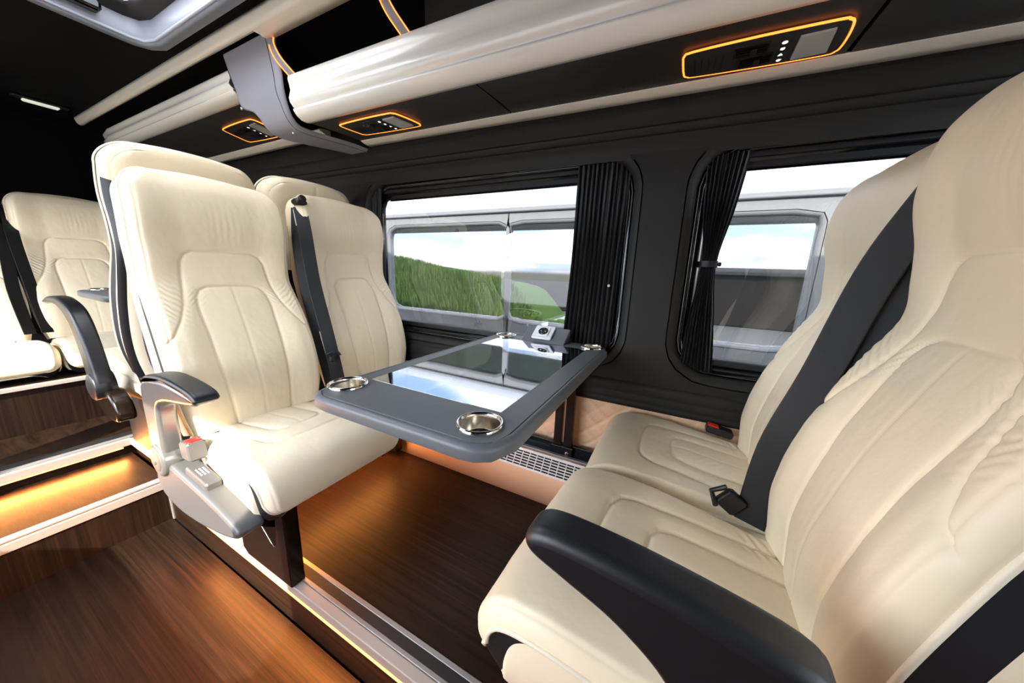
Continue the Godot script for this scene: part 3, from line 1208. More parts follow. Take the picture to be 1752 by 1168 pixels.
	for i in 80:
		var s := minf(BACK_L * i / 79.0, BACK_L - 0.0004)
		var row := PackedVector3Array()
		for j in 61:
			var u := spread(j, 61)
			var q := back_point(u, s, bs)
			var bx := -0.115 + 0.02 * smoothstep(0.5, 0.84, s) + back_x(s) * 0.6
			var c := Vector3(0, minf(q.y, 0.7), 0)
			var rad := (Vector3(0, q.y, q.z) - c).normalized()
			var e := minf((1.0 - absf(u)) * back_w(s), BACK_L - s)
			row.append(Vector3(bx - 0.016 * (1.0 - exp(-e / 0.02)) + 0.002 * exp(-pow(q.z / 0.003, 2.0)), q.y, q.z) - rad * 0.016 * (1.0 if absf(q.z) > 0.02 or s > 0.7 else 0.0))
		rows.append(row)
	mb = MB.new()
	mb.grid(rows, Vector3(0.3, 0.4, 0))
	part(bk, "rear_cover", mb, M.leather_back, true)
	mb = MB.new()
	var ol := PackedVector2Array()
	for k in 41:
		var s := 0.60 * k / 40.0
		ol.append(Vector2(back_w(s) - 0.042 - 0.04 * smoothstep(0.52, 0.60, s), s))
	for k in range(40, -1, -1):
		var s := 0.60 * k / 40.0
		ol.append(Vector2(-(back_w(s) - 0.042 - 0.04 * smoothstep(0.52, 0.60, s)), s))
	mb.extrude(ol, 0.10, 0.142, 0.012, Transform3D(Basis(Vector3(0, 0, 1), Vector3(0, 1, 0), Vector3(-1, 0, 0)), Vector3()))
	part(bk, "back_shell", mb, M.shell, true, "black lower back shell")
	return t

# pieces that differ between seats are added after copying; ws is +1 when the aisle lies on the seat's right
func add_leg(t: Node3D, z: float, dx := 0.0, drop := 0.0) -> void:
	if true:
		var mb := MB.new()
		var p := poly([[0.12, 0.0 - drop], [0.375, 0.0 - drop], [0.375, 0.30], [0.325, 0.30], [0.325, 0.20], [0.315, 0.135], [0.30, 0.118], [0.285, 0.125], [0.16, 0.235], [0.15, 0.30], [0.09, 0.30], [0.09, 0.02 - drop]])
		for k in p.size():
			p[k].x += dx
		mb.extrude(p, z - 0.022, z + 0.022, 0.004)
		part(t, "leg", mb, M.bronze, true, "dark glossy leg")

func add_plinth(t: Node3D, h: float) -> void:
	var mb := MB.new()
	mb.box(Vector3(0.14, 0.30 - h / 2.0, 0), Vector3(0.42, h, 0.34), 0.01)
	part(t, "plinth", mb, M.black, true)

func arm_outline() -> PackedVector2Array:
	return smooth_poly([[-0.072, 0.38], [-0.076, 0.50], [-0.072, 0.60], [-0.05, 0.634], [0.0, 0.652], [0.10, 0.664], [0.20, 0.662], [0.29, 0.654], [0.305, 0.646], [0.29, 0.632], [0.20, 0.618], [0.10, 0.602], [0.045, 0.578], [0.024, 0.53], [0.018, 0.43], [0.01, 0.36], [-0.03, 0.345]], 4)

func add_arm(t: Node3D, z: float, body: Material, base_m: Material, say: String) -> void:
	var ws := signf(z)
	var arm := MB.new()
	arm.extrude(arm_outline(), z - 0.024, z + 0.024, 0.011, Transform3D(), 4)
	var a := part(t, "armrest", arm, body, true, say)
	var pad := MB.new()
	pad.extrude(smooth_poly([[-0.045, 0.640], [0.0, 0.664], [0.10, 0.680], [0.20, 0.680], [0.29, 0.670], [0.316, 0.654], [0.306, 0.642], [0.28, 0.650], [0.20, 0.661], [0.10, 0.663], [0.0, 0.650]], 4), z - 0.027, z + 0.027, 0.008, Transform3D(), 3)
	part(a, "arm_pad", pad, M.plastic, true, "black arm pad")
	var pv := MB.new()
	var tz := Transform3D(Basis(Vector3(1, 0, 0), Vector3(0, 0, ws), Vector3(0, -ws, 0)), Vector3(-0.026, 0.385, z))
	pv.lathe([[0.0, 0.034], [0.030, 0.034], [0.034, 0.031], [0.036, 0.031], [0.048, 0.030], [0.054, 0.024], [0.055, 0.0], [0.055, -0.03], [0.0, -0.03]], tz, 28)
	part(a, "pivot", pv, body, true)
	var em := MB.new()
	em.lathe([[0.0, 0.0362], [0.010, 0.0362], [0.011, 0.034]], tz, 20)
	part(a, "pivot_mark", em, M.grey_plastic, true)
	# side base with a release lever
	var b := MB.new()
	b.extrude(smooth_poly([[-0.095, 0.33], [-0.06, 0.370], [0.02, 0.382], [0.10, 0.375], [0.22, 0.360], [0.33, 0.342], [0.40, 0.322], [0.412, 0.302], [0.38, 0.280], [0.28, 0.255], [0.16, 0.235], [0.04, 0.228], [-0.06, 0.245], [-0.10, 0.285]], 4), z - 0.045 if ws > 0 else z - 0.02, z + 0.02 if ws > 0 else z + 0.045, 0.012, Transform3D(), 3)
	var ba := part(t, "side_base", b, base_m, true, "moulded side base")
	var lv := MB.new()
	lv.box(Vector3(0.165, 0.374, z - 0.012 * ws), Vector3(0.13, 0.03, 0.040), 0.006, Basis(Vector3(0, 0, 1), -0.12))
	part(ba, "release_lever", lv, base_m, true)
	for k in 12:
		var d := MB.new()
		d.box(Vector3(0.145 + 0.011 * (k % 4), 0.3918 - 0.0013 * (k % 4), z - 0.012 * ws + 0.008 * (k / 4 - 1)), Vector3(0.007, 0.003, 0.004), 0.001)
		part(ba, "grip_dot", d, M.white_plastic, true)

func add_buckle(t: Node3D, at: Vector3, turn: float, tilt := 0.5, tall := 0.026, m: Material = null) -> void:
	var bs := Basis(Vector3(0, 1, 0), turn) * Basis(Vector3(0, 0, 1), tilt)
	var mb := MB.new()
	mb.box(at, Vector3(0.085 if tall < 0.03 else 0.062, tall, 0.046), 0.006, bs)
	var b := part(t, "buckle", mb, m if m else M.plastic, true)
	mb = MB.new()
	mb.box(at + bs * Vector3(0.008 if tall > 0.03 else 0.022, tall / 2.0 - 0.003, 0), Vector3(0.036, 0.012, 0.034), 0.003, bs)
	part(b, "release_button", mb, M.red, true, "red release button")

func belt(p: Array, w: float, side: Array, k := 6) -> MB:  # flat webbing through points; side[i] is the direction of its width at the points
	var mb := MB.new()
	var path := smooth_path(p, k)
	var sd := smooth_path(side, k)
	var rows := []
	for i in path.size():
		var t := (path[mini(i + 1, path.size() - 1)] - path[maxi(i - 1, 0)]).normalized()
		var s := (sd[i] - t * sd[i].dot(t)).normalized()
		var u := s.cross(t)
		var row := PackedVector3Array()
		for q in [[-1, -1], [-0.9, -1], [0.9, -1], [1, -1], [1, 1], [0.9, 1], [-0.9, 1], [-1, 1]]:
			row.append(path[i] + s * w / 2.0 * q[0] + u * 0.0012 * q[1])
		rows.append(row)
	mb.grid_tube(rows, path)
	return mb

func lean(t: Node3D, a: float) -> void:
	(t.get_node("backrest") as Node3D).rotation.z = a

func seats() -> void:
	var proto := make_seat()
	var spots := [
		["A1", Vector3(-1.335, 0.166, -0.598), 0.0, 13.0, "cream leather seat at the table with a silver grey armrest, its buckle showing red", "front facing seats at the table"],
		["A2", Vector3(-1.335, 0.190, -1.098), 0.0, 13.0, "cream leather window seat at the table with a black belt down its aisle side", "front facing seats at the table"],
		["B1", Vector3(-1.985, 0.275, -0.628), PI, 13.0, "tall cream seat seen from behind, black armrest, back to back with the silver armed seat", "rearward seats behind the table"],
		["B2", Vector3(-1.985, 0.285, -1.098), PI, 13.0, "cream window seat seen from behind, only its sunlit top above the belted window seat", "rearward seats behind the table"],
		["R1", Vector3(-3.33, 0.235, -0.635), 0.0, 12.0, "cream rear bench seat below the black ceiling, partly behind the black armrest", "rear bench seats"],
		["R0", Vector3(-3.33, 0.235, -0.155), 0.0, 12.0, "sunlit cream rear bench seat cut off by the picture edge, above the wood plinth", "rear bench seats"],
		["D1", Vector3(0.245, 0.175, -0.605), PI - 0.045, 8.5, "large close cream seat in front of the camera with a long black armrest", "rearward seats at the table"],
		["D2", Vector3(0.262, 0.165, -1.100), PI, 10.0, "cream window seat beyond the close one, a red buckle on its cushion by the window", "rearward seats at the table"],
	]
	var S := {}
	for i in spots.size():
		var q: Array = spots[i]
		var o: Node3D = proto
		if i > 0:
			o = proto.duplicate()
			o.name = numbered("coach_seat")
			add_child(o)
		o.position = q[1]
		o.rotation.y = q[2]
		tag(o, q[4], "seat", q[5])
		lean(o, deg_to_rad(q[3]))
		S[q[0]] = o
	add_leg(S["A1"], 0.142)
	add_leg(S["A2"], -0.05, -0.28)
	add_leg(S["D1"], -0.142)
	add_leg(S["D2"], 0.05, -0.15)
	for k in ["B1", "B2"]:
		add_plinth(S[k], 0.31)
	for k in ["R0", "R1"]:
		add_plinth(S[k], 0.02)
	# armrests
	add_arm(S["A1"], 0.265, M.silver, M.grey_plastic, "silver grey armrest")
	add_buckle(S["A1"], Vector3(0.085, 0.432, 0.240), 0.0, 0.12, 0.058, M.grey_plastic)
	far_arm(S["B1"])
	close_arm(S["D1"])
	# the close seat has a wider cushion and a narrower back set a little towards the window
	var cu: Node3D = S["D1"].get_node("seat_cushion")
	cu.rotation.y = -0.015
	cu.scale = Vector3(1.05, 1.0, 1.06)
	cu.position.z = -0.014
	var bk: Node3D = S["D1"].get_node("backrest")
	bk.scale.z = 0.95
	bk.position.z = 0.038
	# belts
	belts(S)

func close_arm(t: Node3D) -> void:
	var z := -0.277
	var mb := MB.new()
	mb.extrude(smooth_poly([[0.085, 0.655], [0.20, 0.675], [0.30, 0.682], [0.350, 0.678], [0.368, 0.660], [0.358, 0.640], [0.31, 0.622], [0.25, 0.600], [0.195, 0.560], [0.165, 0.50], [0.155, 0.42], [0.13, 0.37], [0.085, 0.37], [0.055, 0.42], [0.055, 0.55], [0.06, 0.62]], 5), z - 0.030, z + 0.030, 0.017, Transform3D(), 5)
	var a := part(t, "armrest", mb, M.plastic, true, "long black armrest")
	mb = MB.new()
	mb.lathe([[0.0, 0.034], [0.048, 0.030], [0.054, 0.024], [0.055, -0.03]], Transform3D(Basis(Vector3(1, 0, 0), Vector3(0, 0, -1), Vector3(0, 1, 0)), Vector3(0.10, 0.405, z)), 24)
	part(a, "pivot", mb, M.plastic, true)

func far_arm(t: Node3D) -> void:
	var z := -0.285
	var mb := MB.new()
	mb.extrude(smooth_poly([[-0.05, 0.37], [-0.04, 0.46], [0.0, 0.57], [0.045, 0.645], [0.11, 0.690], [0.24, 0.716], [0.38, 0.712], [0.47, 0.694], [0.485, 0.682], [0.47, 0.674], [0.38, 0.682], [0.26, 0.678], [0.17, 0.648], [0.11, 0.595], [0.07, 0.50], [0.05, 0.40], [0.0, 0.345]], 4), z - 0.024, z + 0.024, 0.011, Transform3D(), 4)
	var a := part(t, "armrest", mb, M.plastic, true, "black armrest")
	var tz := Transform3D(Basis(Vector3(1, 0, 0), Vector3(0, 0, -1), Vector3(0, 1, 0)), Vector3(0.0, 0.385, z))
	mb = MB.new()
	mb.lathe([[0.0, 0.034], [0.030, 0.034], [0.034, 0.031], [0.048, 0.030], [0.054, 0.024], [0.055, 0.0], [0.055, -0.03], [0.0, -0.03]], tz, 28)
	part(a, "pivot", mb, M.plastic, true)
	mb = MB.new()
	mb.extrude(smooth_poly([[-0.07, 0.37], [0.05, 0.365], [0.10, 0.33], [0.06, 0.285], [-0.04, 0.255], [-0.14, 0.265], [-0.13, 0.33]], 4), z - 0.01, z + 0.045, 0.012, Transform3D(), 3)
	part(t, "side_base", mb, M.bronze, true, "dark side base")

func guide(t: Node3D, at: Vector3) -> void:
	var mb := MB.new()
	mb.box(at, Vector3(0.05, 0.028, 0.05), 0.01)
	var g := part(t, "belt_guide", mb, M.plastic, true)
	mb = MB.new()
	mb.lathe([[0.0, 0.012], [0.012, 0.012], [0.015, 0.008], [0.015, 0.0]], Transform3D(Basis(Vector3(0, 0, 1), Vector3(0.9, 0.45, 0).normalized(), Vector3(0, 0, 1).cross(Vector3(0.9, 0.45, 0).normalized())), at + Vector3(0.02, 0.012, 0)), 16)
	part(g, "bolt", mb, M.black, true)

func belts(S: Dictionary) -> void:
	# belt of the window seat at the table, on its aisle side
	var t: Node3D = S["A2"]
	var mb := belt([Vector3(-0.165, 1.205, 0.205), Vector3(-0.115, 1.10, 0.222), Vector3(-0.070, 0.90, 0.232), Vector3(-0.01, 0.70, 0.234), Vector3(0.035, 0.52, 0.232), Vector3(0.05, 0.43, 0.232)], 0.050, [Vector3(-0.5, 0, 0.85), Vector3(-0.5, 0, 0.85), Vector3(-0.5, 0, 0.85), Vector3(-0.5, 0, 0.85), Vector3(-0.5, 0, 0.85), Vector3(-0.5, 0, 0.85)])
	var b := part(t, "seat_belt", mb, M.belt, true, "black webbing")
	mb = belt([Vector3(-0.175, 1.20, 0.210), Vector3(-0.15, 1.05, 0.234), Vector3(-0.115, 0.85, 0.240), Vector3(-0.06, 0.66, 0.238), Vector3(0.0, 0.43, 0.236)], 0.046, [Vector3(-0.5, 0, 0.7), Vector3(-0.6, 0, 0.7), Vector3(-0.6, 0, 0.7), Vector3(-0.6, 0, 0.7), Vector3(-0.6, 0, 0.7)])
	part(b, "lap_webbing", mb, M.belt, true)
	guide(t, Vector3(-0.165, 1.225, 0.205))
	mb = MB.new()
	mb.box(Vector3(0.030, 0.575, 0.236), Vector3(0.020, 0.026, 0.058), 0.006, Basis(Vector3(0, 1, 0), 0.5))
	part(b, "tongue", mb, M.black, true)
	mb = MB.new()
	mb.tube(PackedVector3Array([Vector3(0.02, 0.59, 0.258), Vector3(0.035, 0.602, 0.252), Vector3(0.048, 0.602, 0.226), Vector3(0.045, 0.585, 0.214)]), 0.004)
	part(b, "tongue_loop", mb, M.plastic, true)
	# small guide on the rearward window seat
	guide(S["B2"], Vector3(-0.19, 1.20, -0.19))
	# wide belt between the two close seats: shoulder and lap webbing side by side
	t = S["D1"]
	for k in 2:
		var dx := 0.024 if k == 0 else -0.028
		var dz := 0.006 * k
		mb = belt([Vector3(-0.150 + dx * 0.3, 1.25, 0.190 + dz), Vector3(-0.105 + dx * 0.5, 1.12, 0.220 + dz), Vector3(-0.080 + dx, 1.00, 0.238 + dz), Vector3(-0.040 + dx, 0.80, 0.246 + dz), Vector3(0.005 + dx, 0.62, 0.240 + dz), Vector3(0.02 + dx, 0.43, 0.234 + dz)], 0.060, [Vector3(0.9, 0, 0.3), Vector3(0.95, 0.1, 0.3), Vector3(1, 0.2, 0.3), Vector3(1, 0.2, 0.3), Vector3(1, 0.2, 0.3), Vector3(1, 0.2, 0.3)])
		part(t, "seat_belt", mb, M.belt, true, "wide black webbing")
	mb = MB.new()
	mb.box(Vector3(0.085, 0.47, 0.236), Vector3(0.05, 0.05, 0.022), 0.006, Basis(Vector3(0, 0, 1), 0.6))
	part(t, "belt_anchor", mb, M.black, true)
	mb = MB.new()
	mb.tube(PackedVector3Array([Vector3(0.115, 0.455, 0.226), Vector3(0.128, 0.49, 0.226), Vector3(0.10, 0.51, 0.226)]), 0.006)
	part(t, "anchor_loop", mb, M.plastic, true)
	add_buckle(S["D2"], Vector3(0.075, 0.462, 0.205), 0.0, 0.15)
	# belts hanging between the rear bench seats
	t = S["R1"]
	mb = belt([Vector3(-0.20, 1.18, 0.215), Vector3(-0.09, 0.98, 0.228), Vector3(-0.03, 0.72, 0.222), Vector3(0.03, 0.47, 0.215)], 0.05, [Vector3(0.3, 0, 1), Vector3(0.3, 0, 1), Vector3(0.4, 0, 1), Vector3(0.5, 0, 1)])
	part(t, "seat_belt", mb, M.belt, true, "black webbing")
	t = S["R0"]
	mb = belt([Vector3(-0.20, 1.18, -0.195), Vector3(-0.08, 0.98, -0.212), Vector3(-0.01, 0.72, -0.196), Vector3(0.04, 0.47, -0.205)], 0.05, [Vector3(0.3, 0, 1), Vector3(0.3, 0, 1), Vector3(0.4, 0, 1), Vector3(0.5, 0, 1)])
	part(t, "seat_belt", mb, M.belt, true, "black webbing")
	guide(S["R1"], Vector3(-0.205, 1.18, 0.21))

# ---------------------------------------------------------------- tables
const FLATTEN := Transform3D(Vector3(1, 0, 0), Vector3(0, 0, 1), Vector3(0, 1, 0), Vector3.ZERO)   # polygon (x,z), depth becomes height

func corner_loop(x0: float, x1: float, z0: float, z1: float, r: float, rounded: Array) -> PackedVector2Array:
	var cx := (x0 + x1) / 2.0
	var cz := (z0 + z1) / 2.0
	var a := loop(cx, cz, (x1 - x0) / 2.0, (z1 - z0) / 2.0, r)
	var b := loop(cx, cz, (x1 - x0) / 2.0, (z1 - z0) / 2.0, 0.0001)
	var o := PackedVector2Array()
	for i in a.size():
		o.append(a[i] if (i / 16) in rounded else b[i])
	return o

func make_table(x0: float, x1: float, z0: float, z1: float, top: float, label: String, detailed: bool) -> void:
	var cx := (x0 + x1) / 2.0
	var t := thing("folding_table", label, "table", Vector3(cx, top - 0.03, (z0 + z1) / 2.0))
	var mb := MB.new()
	var r := 0.068
	var out := loop(cx, (z0 + z1) / 2.0, (x1 - x0) / 2.0, (z1 - z0) / 2.0, r)
	# rounded rim, then the upper face as cells round the cup holes and the glass
	var rows := []
	var b := 0.011
	for q in [[0.006, -0.032], [0.0, -0.026], [0.0, -b]]:
		rows.append(lifty(loop(cx, (z0 + z1) / 2.0, (x1 - x0) / 2.0 - q[0], (z1 - z0) / 2.0 - q[0], r), top + q[1]))
	for i in range(1, 6):
		var a := PI / 2.0 * i / 5.0
		var q := b * (1.0 - cos(a))
		rows.append(lifty(loop(cx, (z0 + z1) / 2.0, (x1 - x0) / 2.0 - q, (z1 - z0) / 2.0 - q, r - q * 0.5), top - b * (1.0 - sin(a))))
	# a stitched line just inside
	for q in [[0.0145, 0.0], [0.0155, -0.0016], [0.0172, -0.0016], [0.0182, 0.0]]:
		rows.append(lifty(loop(cx, (z0 + z1) / 2.0, (x1 - x0) / 2.0 - q[0], (z1 - z0) / 2.0 - q[0], r - q[0]), top + q[1]))
	mb.grid(rows, Vector3(cx, top - 0.3, (z0 + z1) / 2.0), true)
	mb.flat(Array(lifty(loop(cx, (z0 + z1) / 2.0, (x1 - x0) / 2.0 - 0.006, (z1 - z0) / 2.0 - 0.006, r), top - 0.032)), Vector3(0, -1, 0))
	var i0 := 0.0182
	var ax0 := x0 + i0
	var ax1 := x1 - i0
	var az0 := z0 + i0   # wall end
	var az1 := z1 - i0   # aisle end
	var gx0 := x0 + 0.054
	var gx1 := x1 - 0.074
	var gz0 := z0 + 0.105
	var gz1 := z1 - 0.146
	var cups := [[x0 + 0.045, z1 - 0.088], [x1 - 0.083, z1 - 0.080], [x0 + 0.060, z0 + 0.052], [x1 - 0.066, z0 + 0.055]]
	var cells := [[ax0, cx, gz1, az1, [1]], [cx, ax1, gz1, az1, [0]], [ax0, cx, az0, gz0, [2]], [cx, ax1, az0, gz0, [3]]]
	var rad := 0.0385
	for k in 4:
		var c: Array = cells[k]
		var ol := corner_loop(c[0], c[1], c[2], c[3], r - i0, c[4])
		var il := loop(cups[k][0], cups[k][1], rad, rad, rad - 0.0001)
		var bb := mb.v.size()
		mb.grid([lifty(ol, top), lifty(il, top)], Vector3(cx, top - 9.0, z0), true)
	mb.flat([Vector3(ax0, top, gz0), Vector3(gx0, top, gz0), Vector3(gx0, top, gz1), Vector3(ax0, top, gz1)], Vector3.UP)
	mb.flat([Vector3(gx1, top, gz0), Vector3(ax1, top, gz0), Vector3(ax1, top, gz1), Vector3(gx1, top, gz1)], Vector3.UP)
	var tt := part(t, "tabletop", mb, M.table_grey, false, "grey leather covered table top")
	mb = MB.new()
	mb.box(Vector3((gx0 + gx1) / 2.0, top - 0.004, (gz0 + gz1) / 2.0), Vector3(gx1 - gx0 - 0.001, 0.008, gz1 - gz0 - 0.001), 0.0012)
	part(t, "glass_panel", mb, M.table_glass, false, "mirror glossy dark glass inlay")
	for c in cups:
		mb = MB.new()
		mb.lathe([[0.0, -0.0295], [0.034, -0.0295], [0.0375, -0.027], [0.0378, -0.003], [0.0382, 0.0015], [0.0392, 0.0036], [0.0412, 0.0044], [0.0435, 0.0036], [0.0452, 0.0018], [0.0458, 0.0]], Transform3D(Basis(), Vector3(c[0], top + 0.0006, c[1])), 40)
		var cu := part(t, "cup_holder", mb, M.steel, false, "round steel cup holder")
		mb = MB.new()
		mb.lathe([[0.0395, 0.003], [0.0405, 0.0055], [0.0425, 0.0062], [0.0445, 0.0055], [0.0458, 0.003], [0.0462, 0.0]], Transform3D(Basis(), Vector3(c[0], top + 0.0008, c[1])), 40)
		part(cu, "rim", mb, M.chrome)
	if not detailed:
		mb = MB.new()
		mb.box(Vector3(cx, top - 0.33, z0 + 0.06), Vector3(0.05, 0.60, 0.04), 0.006)
		part(t, "leg", mb, M.bronze)
		return
	# wedge with the power socket at the window end
	mb = MB.new()
	var wx := -0.488
	mb.extrude(poly([[1.236, 0.0], [1.243, 0.006], [1.314, 0.052], [1.321, 0.052], [1.324, 0.0]]), wx - 0.096, wx + 0.096, 0.004, Transform3D(Vector3(0, 0, -1), Vector3(0, 1, 0), Vector3(1, 0, 0), Vector3(0, top, 0)))
	var so := part(t, "socket_block", mb, M.table_grey, false, "sloping grey block")
	var dir := Vector3(0, 0.046, -0.071).normalized()      # up the slope
	var nrm := Vector3(0, 0.071, 0.046).normalized()
	var bs := Basis(Vector3(1, 0, 0), dir, nrm)
	var at := Vector3(wx - 0.01, top + 0.030, -1.280) + nrm * 0.001
	mb = MB.new()
	mb.extrude(loop(0, 0, 0.044, 0.040, 0.008), 0.0, 0.009, 0.003, Transform3D(bs, at))
	part(so, "socket_plate", mb, M.socket, false, "white power socket plate")
	mb = MB.new()
	mb.extrude(loop(0, 0, 0.0265, 0.0265, 0.004), 0.009, 0.0125, 0.002, Transform3D(bs, at))
	part(so, "socket_insert", mb, M.socket)
	mb = MB.new()
	mb.lathe([[0.0, 0.0127], [0.0165, 0.0127], [0.019, 0.0135], [0.0195, 0.0155], [0.0205, 0.0155], [0.0208, 0.0125]], Transform3D(Basis(bs.x, bs.z, -bs.y), at), 28)
	part(so, "socket_well", mb, M.slot, false, "round black socket well")
	mb = MB.new()
	for s in [-1.0, 1.0]:
		mb.lathe([[0.0, 0.0145], [0.0022, 0.0145], [0.0024, 0.0127]], Transform3D(Basis(bs.x, bs.z, -bs.y), at + bs.x * 0.009 * s), 10)
		mb.box(at + bs * Vector3(0, 0.0165 * s, 0.0148), Vector3(0.006, 0.004, 0.003), 0.0005, bs)
	part(so, "socket_contact", mb, M.chrome)
	# two stout legs on a wall rail
	for q in [[-0.402, 0.036], [-0.355, 0.038]]:
		mb = MB.new()
		mb.box(Vector3(q[0], 0.61, -1.285), Vector3(q[1], 0.47, 0.026), 0.003)
		part(t, "leg", mb, M.bronze, false, "dark metal support")
	mb = MB.new()
	mb.box(Vector3(-0.378, 0.393, -1.270), Vector3(0.10, 0.045, 0.012), 0.003)
	var br := part(t, "bracket", mb, M.black_gloss)
	mb = MB.new()
	mb.lathe([[0.0, 0.006], [0.007, 0.006], [0.009, 0.004], [0.009, 0.0]], Transform3D(Basis(Vector3(1, 0, 0), Vector3(0, 0, 1), Vector3(0, -1, 0)), Vector3(-0.352, 0.388, -1.264)), 16)
	part(br, "bolt", mb, M.chrome)
	mb = MB.new()
	mb.lathe([[0.0, 0.002], [0.004, 0.002], [0.0045, 0.0]], Transform3D(Basis(Vector3(1, 0, 0), Vector3(0, 0, 1), Vector3(0, -1, 0)), Vector3(-0.352, 0.388, -1.2585)), 6)
	part(br, "bolt_socket", mb, M.black)

func tables() -> void:
	make_table(-0.737, -0.222, -1.325, -0.400, 0.875, "grey leather topped table with four steel cup holders, glossy inlay and white socket", true)
	make_table(-2.78, -2.27, -1.325, -0.46, 0.985, "grey topped table glimpsed behind the black armrest, between the rear seat rows", false)

# ---------------------------------------------------------------- heater and quilted panel
func heater() -> void:
	var t := thing("heater", "low beige floor heater along the window wall with a white grille", "heater", Vector3(-0.4, 0.16, -1.25))
	var mb := MB.new()
	mb.along([[-1.345, 0.16], [-1.345, 0.365], [-1.252, 0.365], [-1.244, 0.360], [-1.196, 0.300], [-1.191, 0.290], [-1.190, 0.16]], -1.62, 1.2, Vector2(-1.26, 0.22), true, 0, 0, true)
	part(t, "cover", mb, M.beige, false, "beige cover")
	# grille on the slope
	var d := Vector3(0, 0.060, -0.048).normalized()
	var nr := Vector3(0, 0.048, 0.060).normalized()
	var bs := Basis(Vector3(1, 0, 0), nr, -d)   # x along, y out of the slope, z down it
	var mid := Vector3(-0.27, 0.330, -1.220)
	var L := 0.86
	mb = MB.new()
	mb.box(mid + nr * 0.001, Vector3(L, 0.002, 0.066), 0.0, bs)
	part(t, "grille_back", mb, M.slot)
	mb = MB.new()
	mb.box(mid + d * 0.0375 + nr * 0.003, Vector3(L + 0.02, 0.010, 0.012), 0.002, bs)
	mb.box(mid - d * 0.0375 + nr * 0.003, Vector3(L + 0.02, 0.010, 0.010), 0.002, bs)
	mb.box(mid + bs.x * (L / 2.0 + 0.003) + nr * 0.003, Vector3(0.01, 0.010, 0.07), 0.002, bs)
	mb.box(mid - bs.x * (L / 2.0 + 0.003) + nr * 0.003, Vector3(0.01, 0.010, 0.07), 0.002, bs)
	var g := part(t, "grille_frame", mb, M.white_plastic, false, "white grille frame")
	mb = MB.new()
	mb.box(Vector3(), Vector3(L, 0.005, 0.0048), 0.001)
	var slat := mb.mesh()
	slat.surface_set_material(0, M.white_plastic)
	for k in 5:
		var o := MeshInstance3D.new()
		o.name = "slat"
		o.mesh = slat
		g.add_child(o, true)
		o.transform = Transform3D(bs, mid + d * (-0.024 + 0.0118 * k) + nr * 0.005 - origin_of(g))
	mb = MB.new()
	mb.box(Vector3(), Vector3(0.004, 0.006, 0.066), 0.001)
	var rib := mb.mesh()
	rib.surface_set_material(0, M.white_plastic)
	for k in 25:
		var o := MeshInstance3D.new()
		o.name = "rib"
		o.mesh = rib
		g.add_child(o, true)
		o.transform = Transform3D(bs, mid + bs.x * (-L / 2.0 + L * (k + 0.5) / 25.0) + nr * 0.0055 - origin_of(g))
	# rail that carries the table
	mb = MB.new()
	mb.box(Vector3(-0.45, 0.392, -1.296), Vector3(1.5, 0.050, 0.020), 0.003)
	mb.box(Vector3(-0.45, 0.375, -1.272), Vector3(1.5, 0.012, 0.030), 0.003)
	var rl := thing("mounting_rail", "black wall rail above the heater grille carrying the table supports", "rail", Vector3(-0.45, 0.365, -1.29))
	part(rl, "profile", mb, M.black_gloss)
	mb = MB.new()
	mb.box(Vector3(-0.45, 0.372, -1.254), Vector3(1.5, 0.008, 0.008), 0.002)
	part(rl, "edge", mb, M.alu)
	# quilted lower wall
	mb = MB.new()
	var rows := []
	for i in 31:
		var y := 0.365 + 0.27 * i / 30.0
		var row := PackedVector3Array()
		for j in 281:
			var x := -1.62 + 2.9 * j / 280.0
			var p := 0.085
			var a := absf(fposmod((x + y * 1.15) / p, 1.0) - 0.5) * 2.0
			var b := absf(fposmod((x - y * 1.15) / p, 1.0) - 0.5) * 2.0
			var h := 0.007 * (1.0 - pow(a, 7.0)) * (1.0 - pow(b, 7.0))
			row.append(Vector3(x, y, -1.350 + h))
		rows.append(row)
	mb.grid(rows, Vector3(0, 0.5, -2))
	struct("trim_10", mb, M.beige, "quilted beige leather panel low on the window wall")

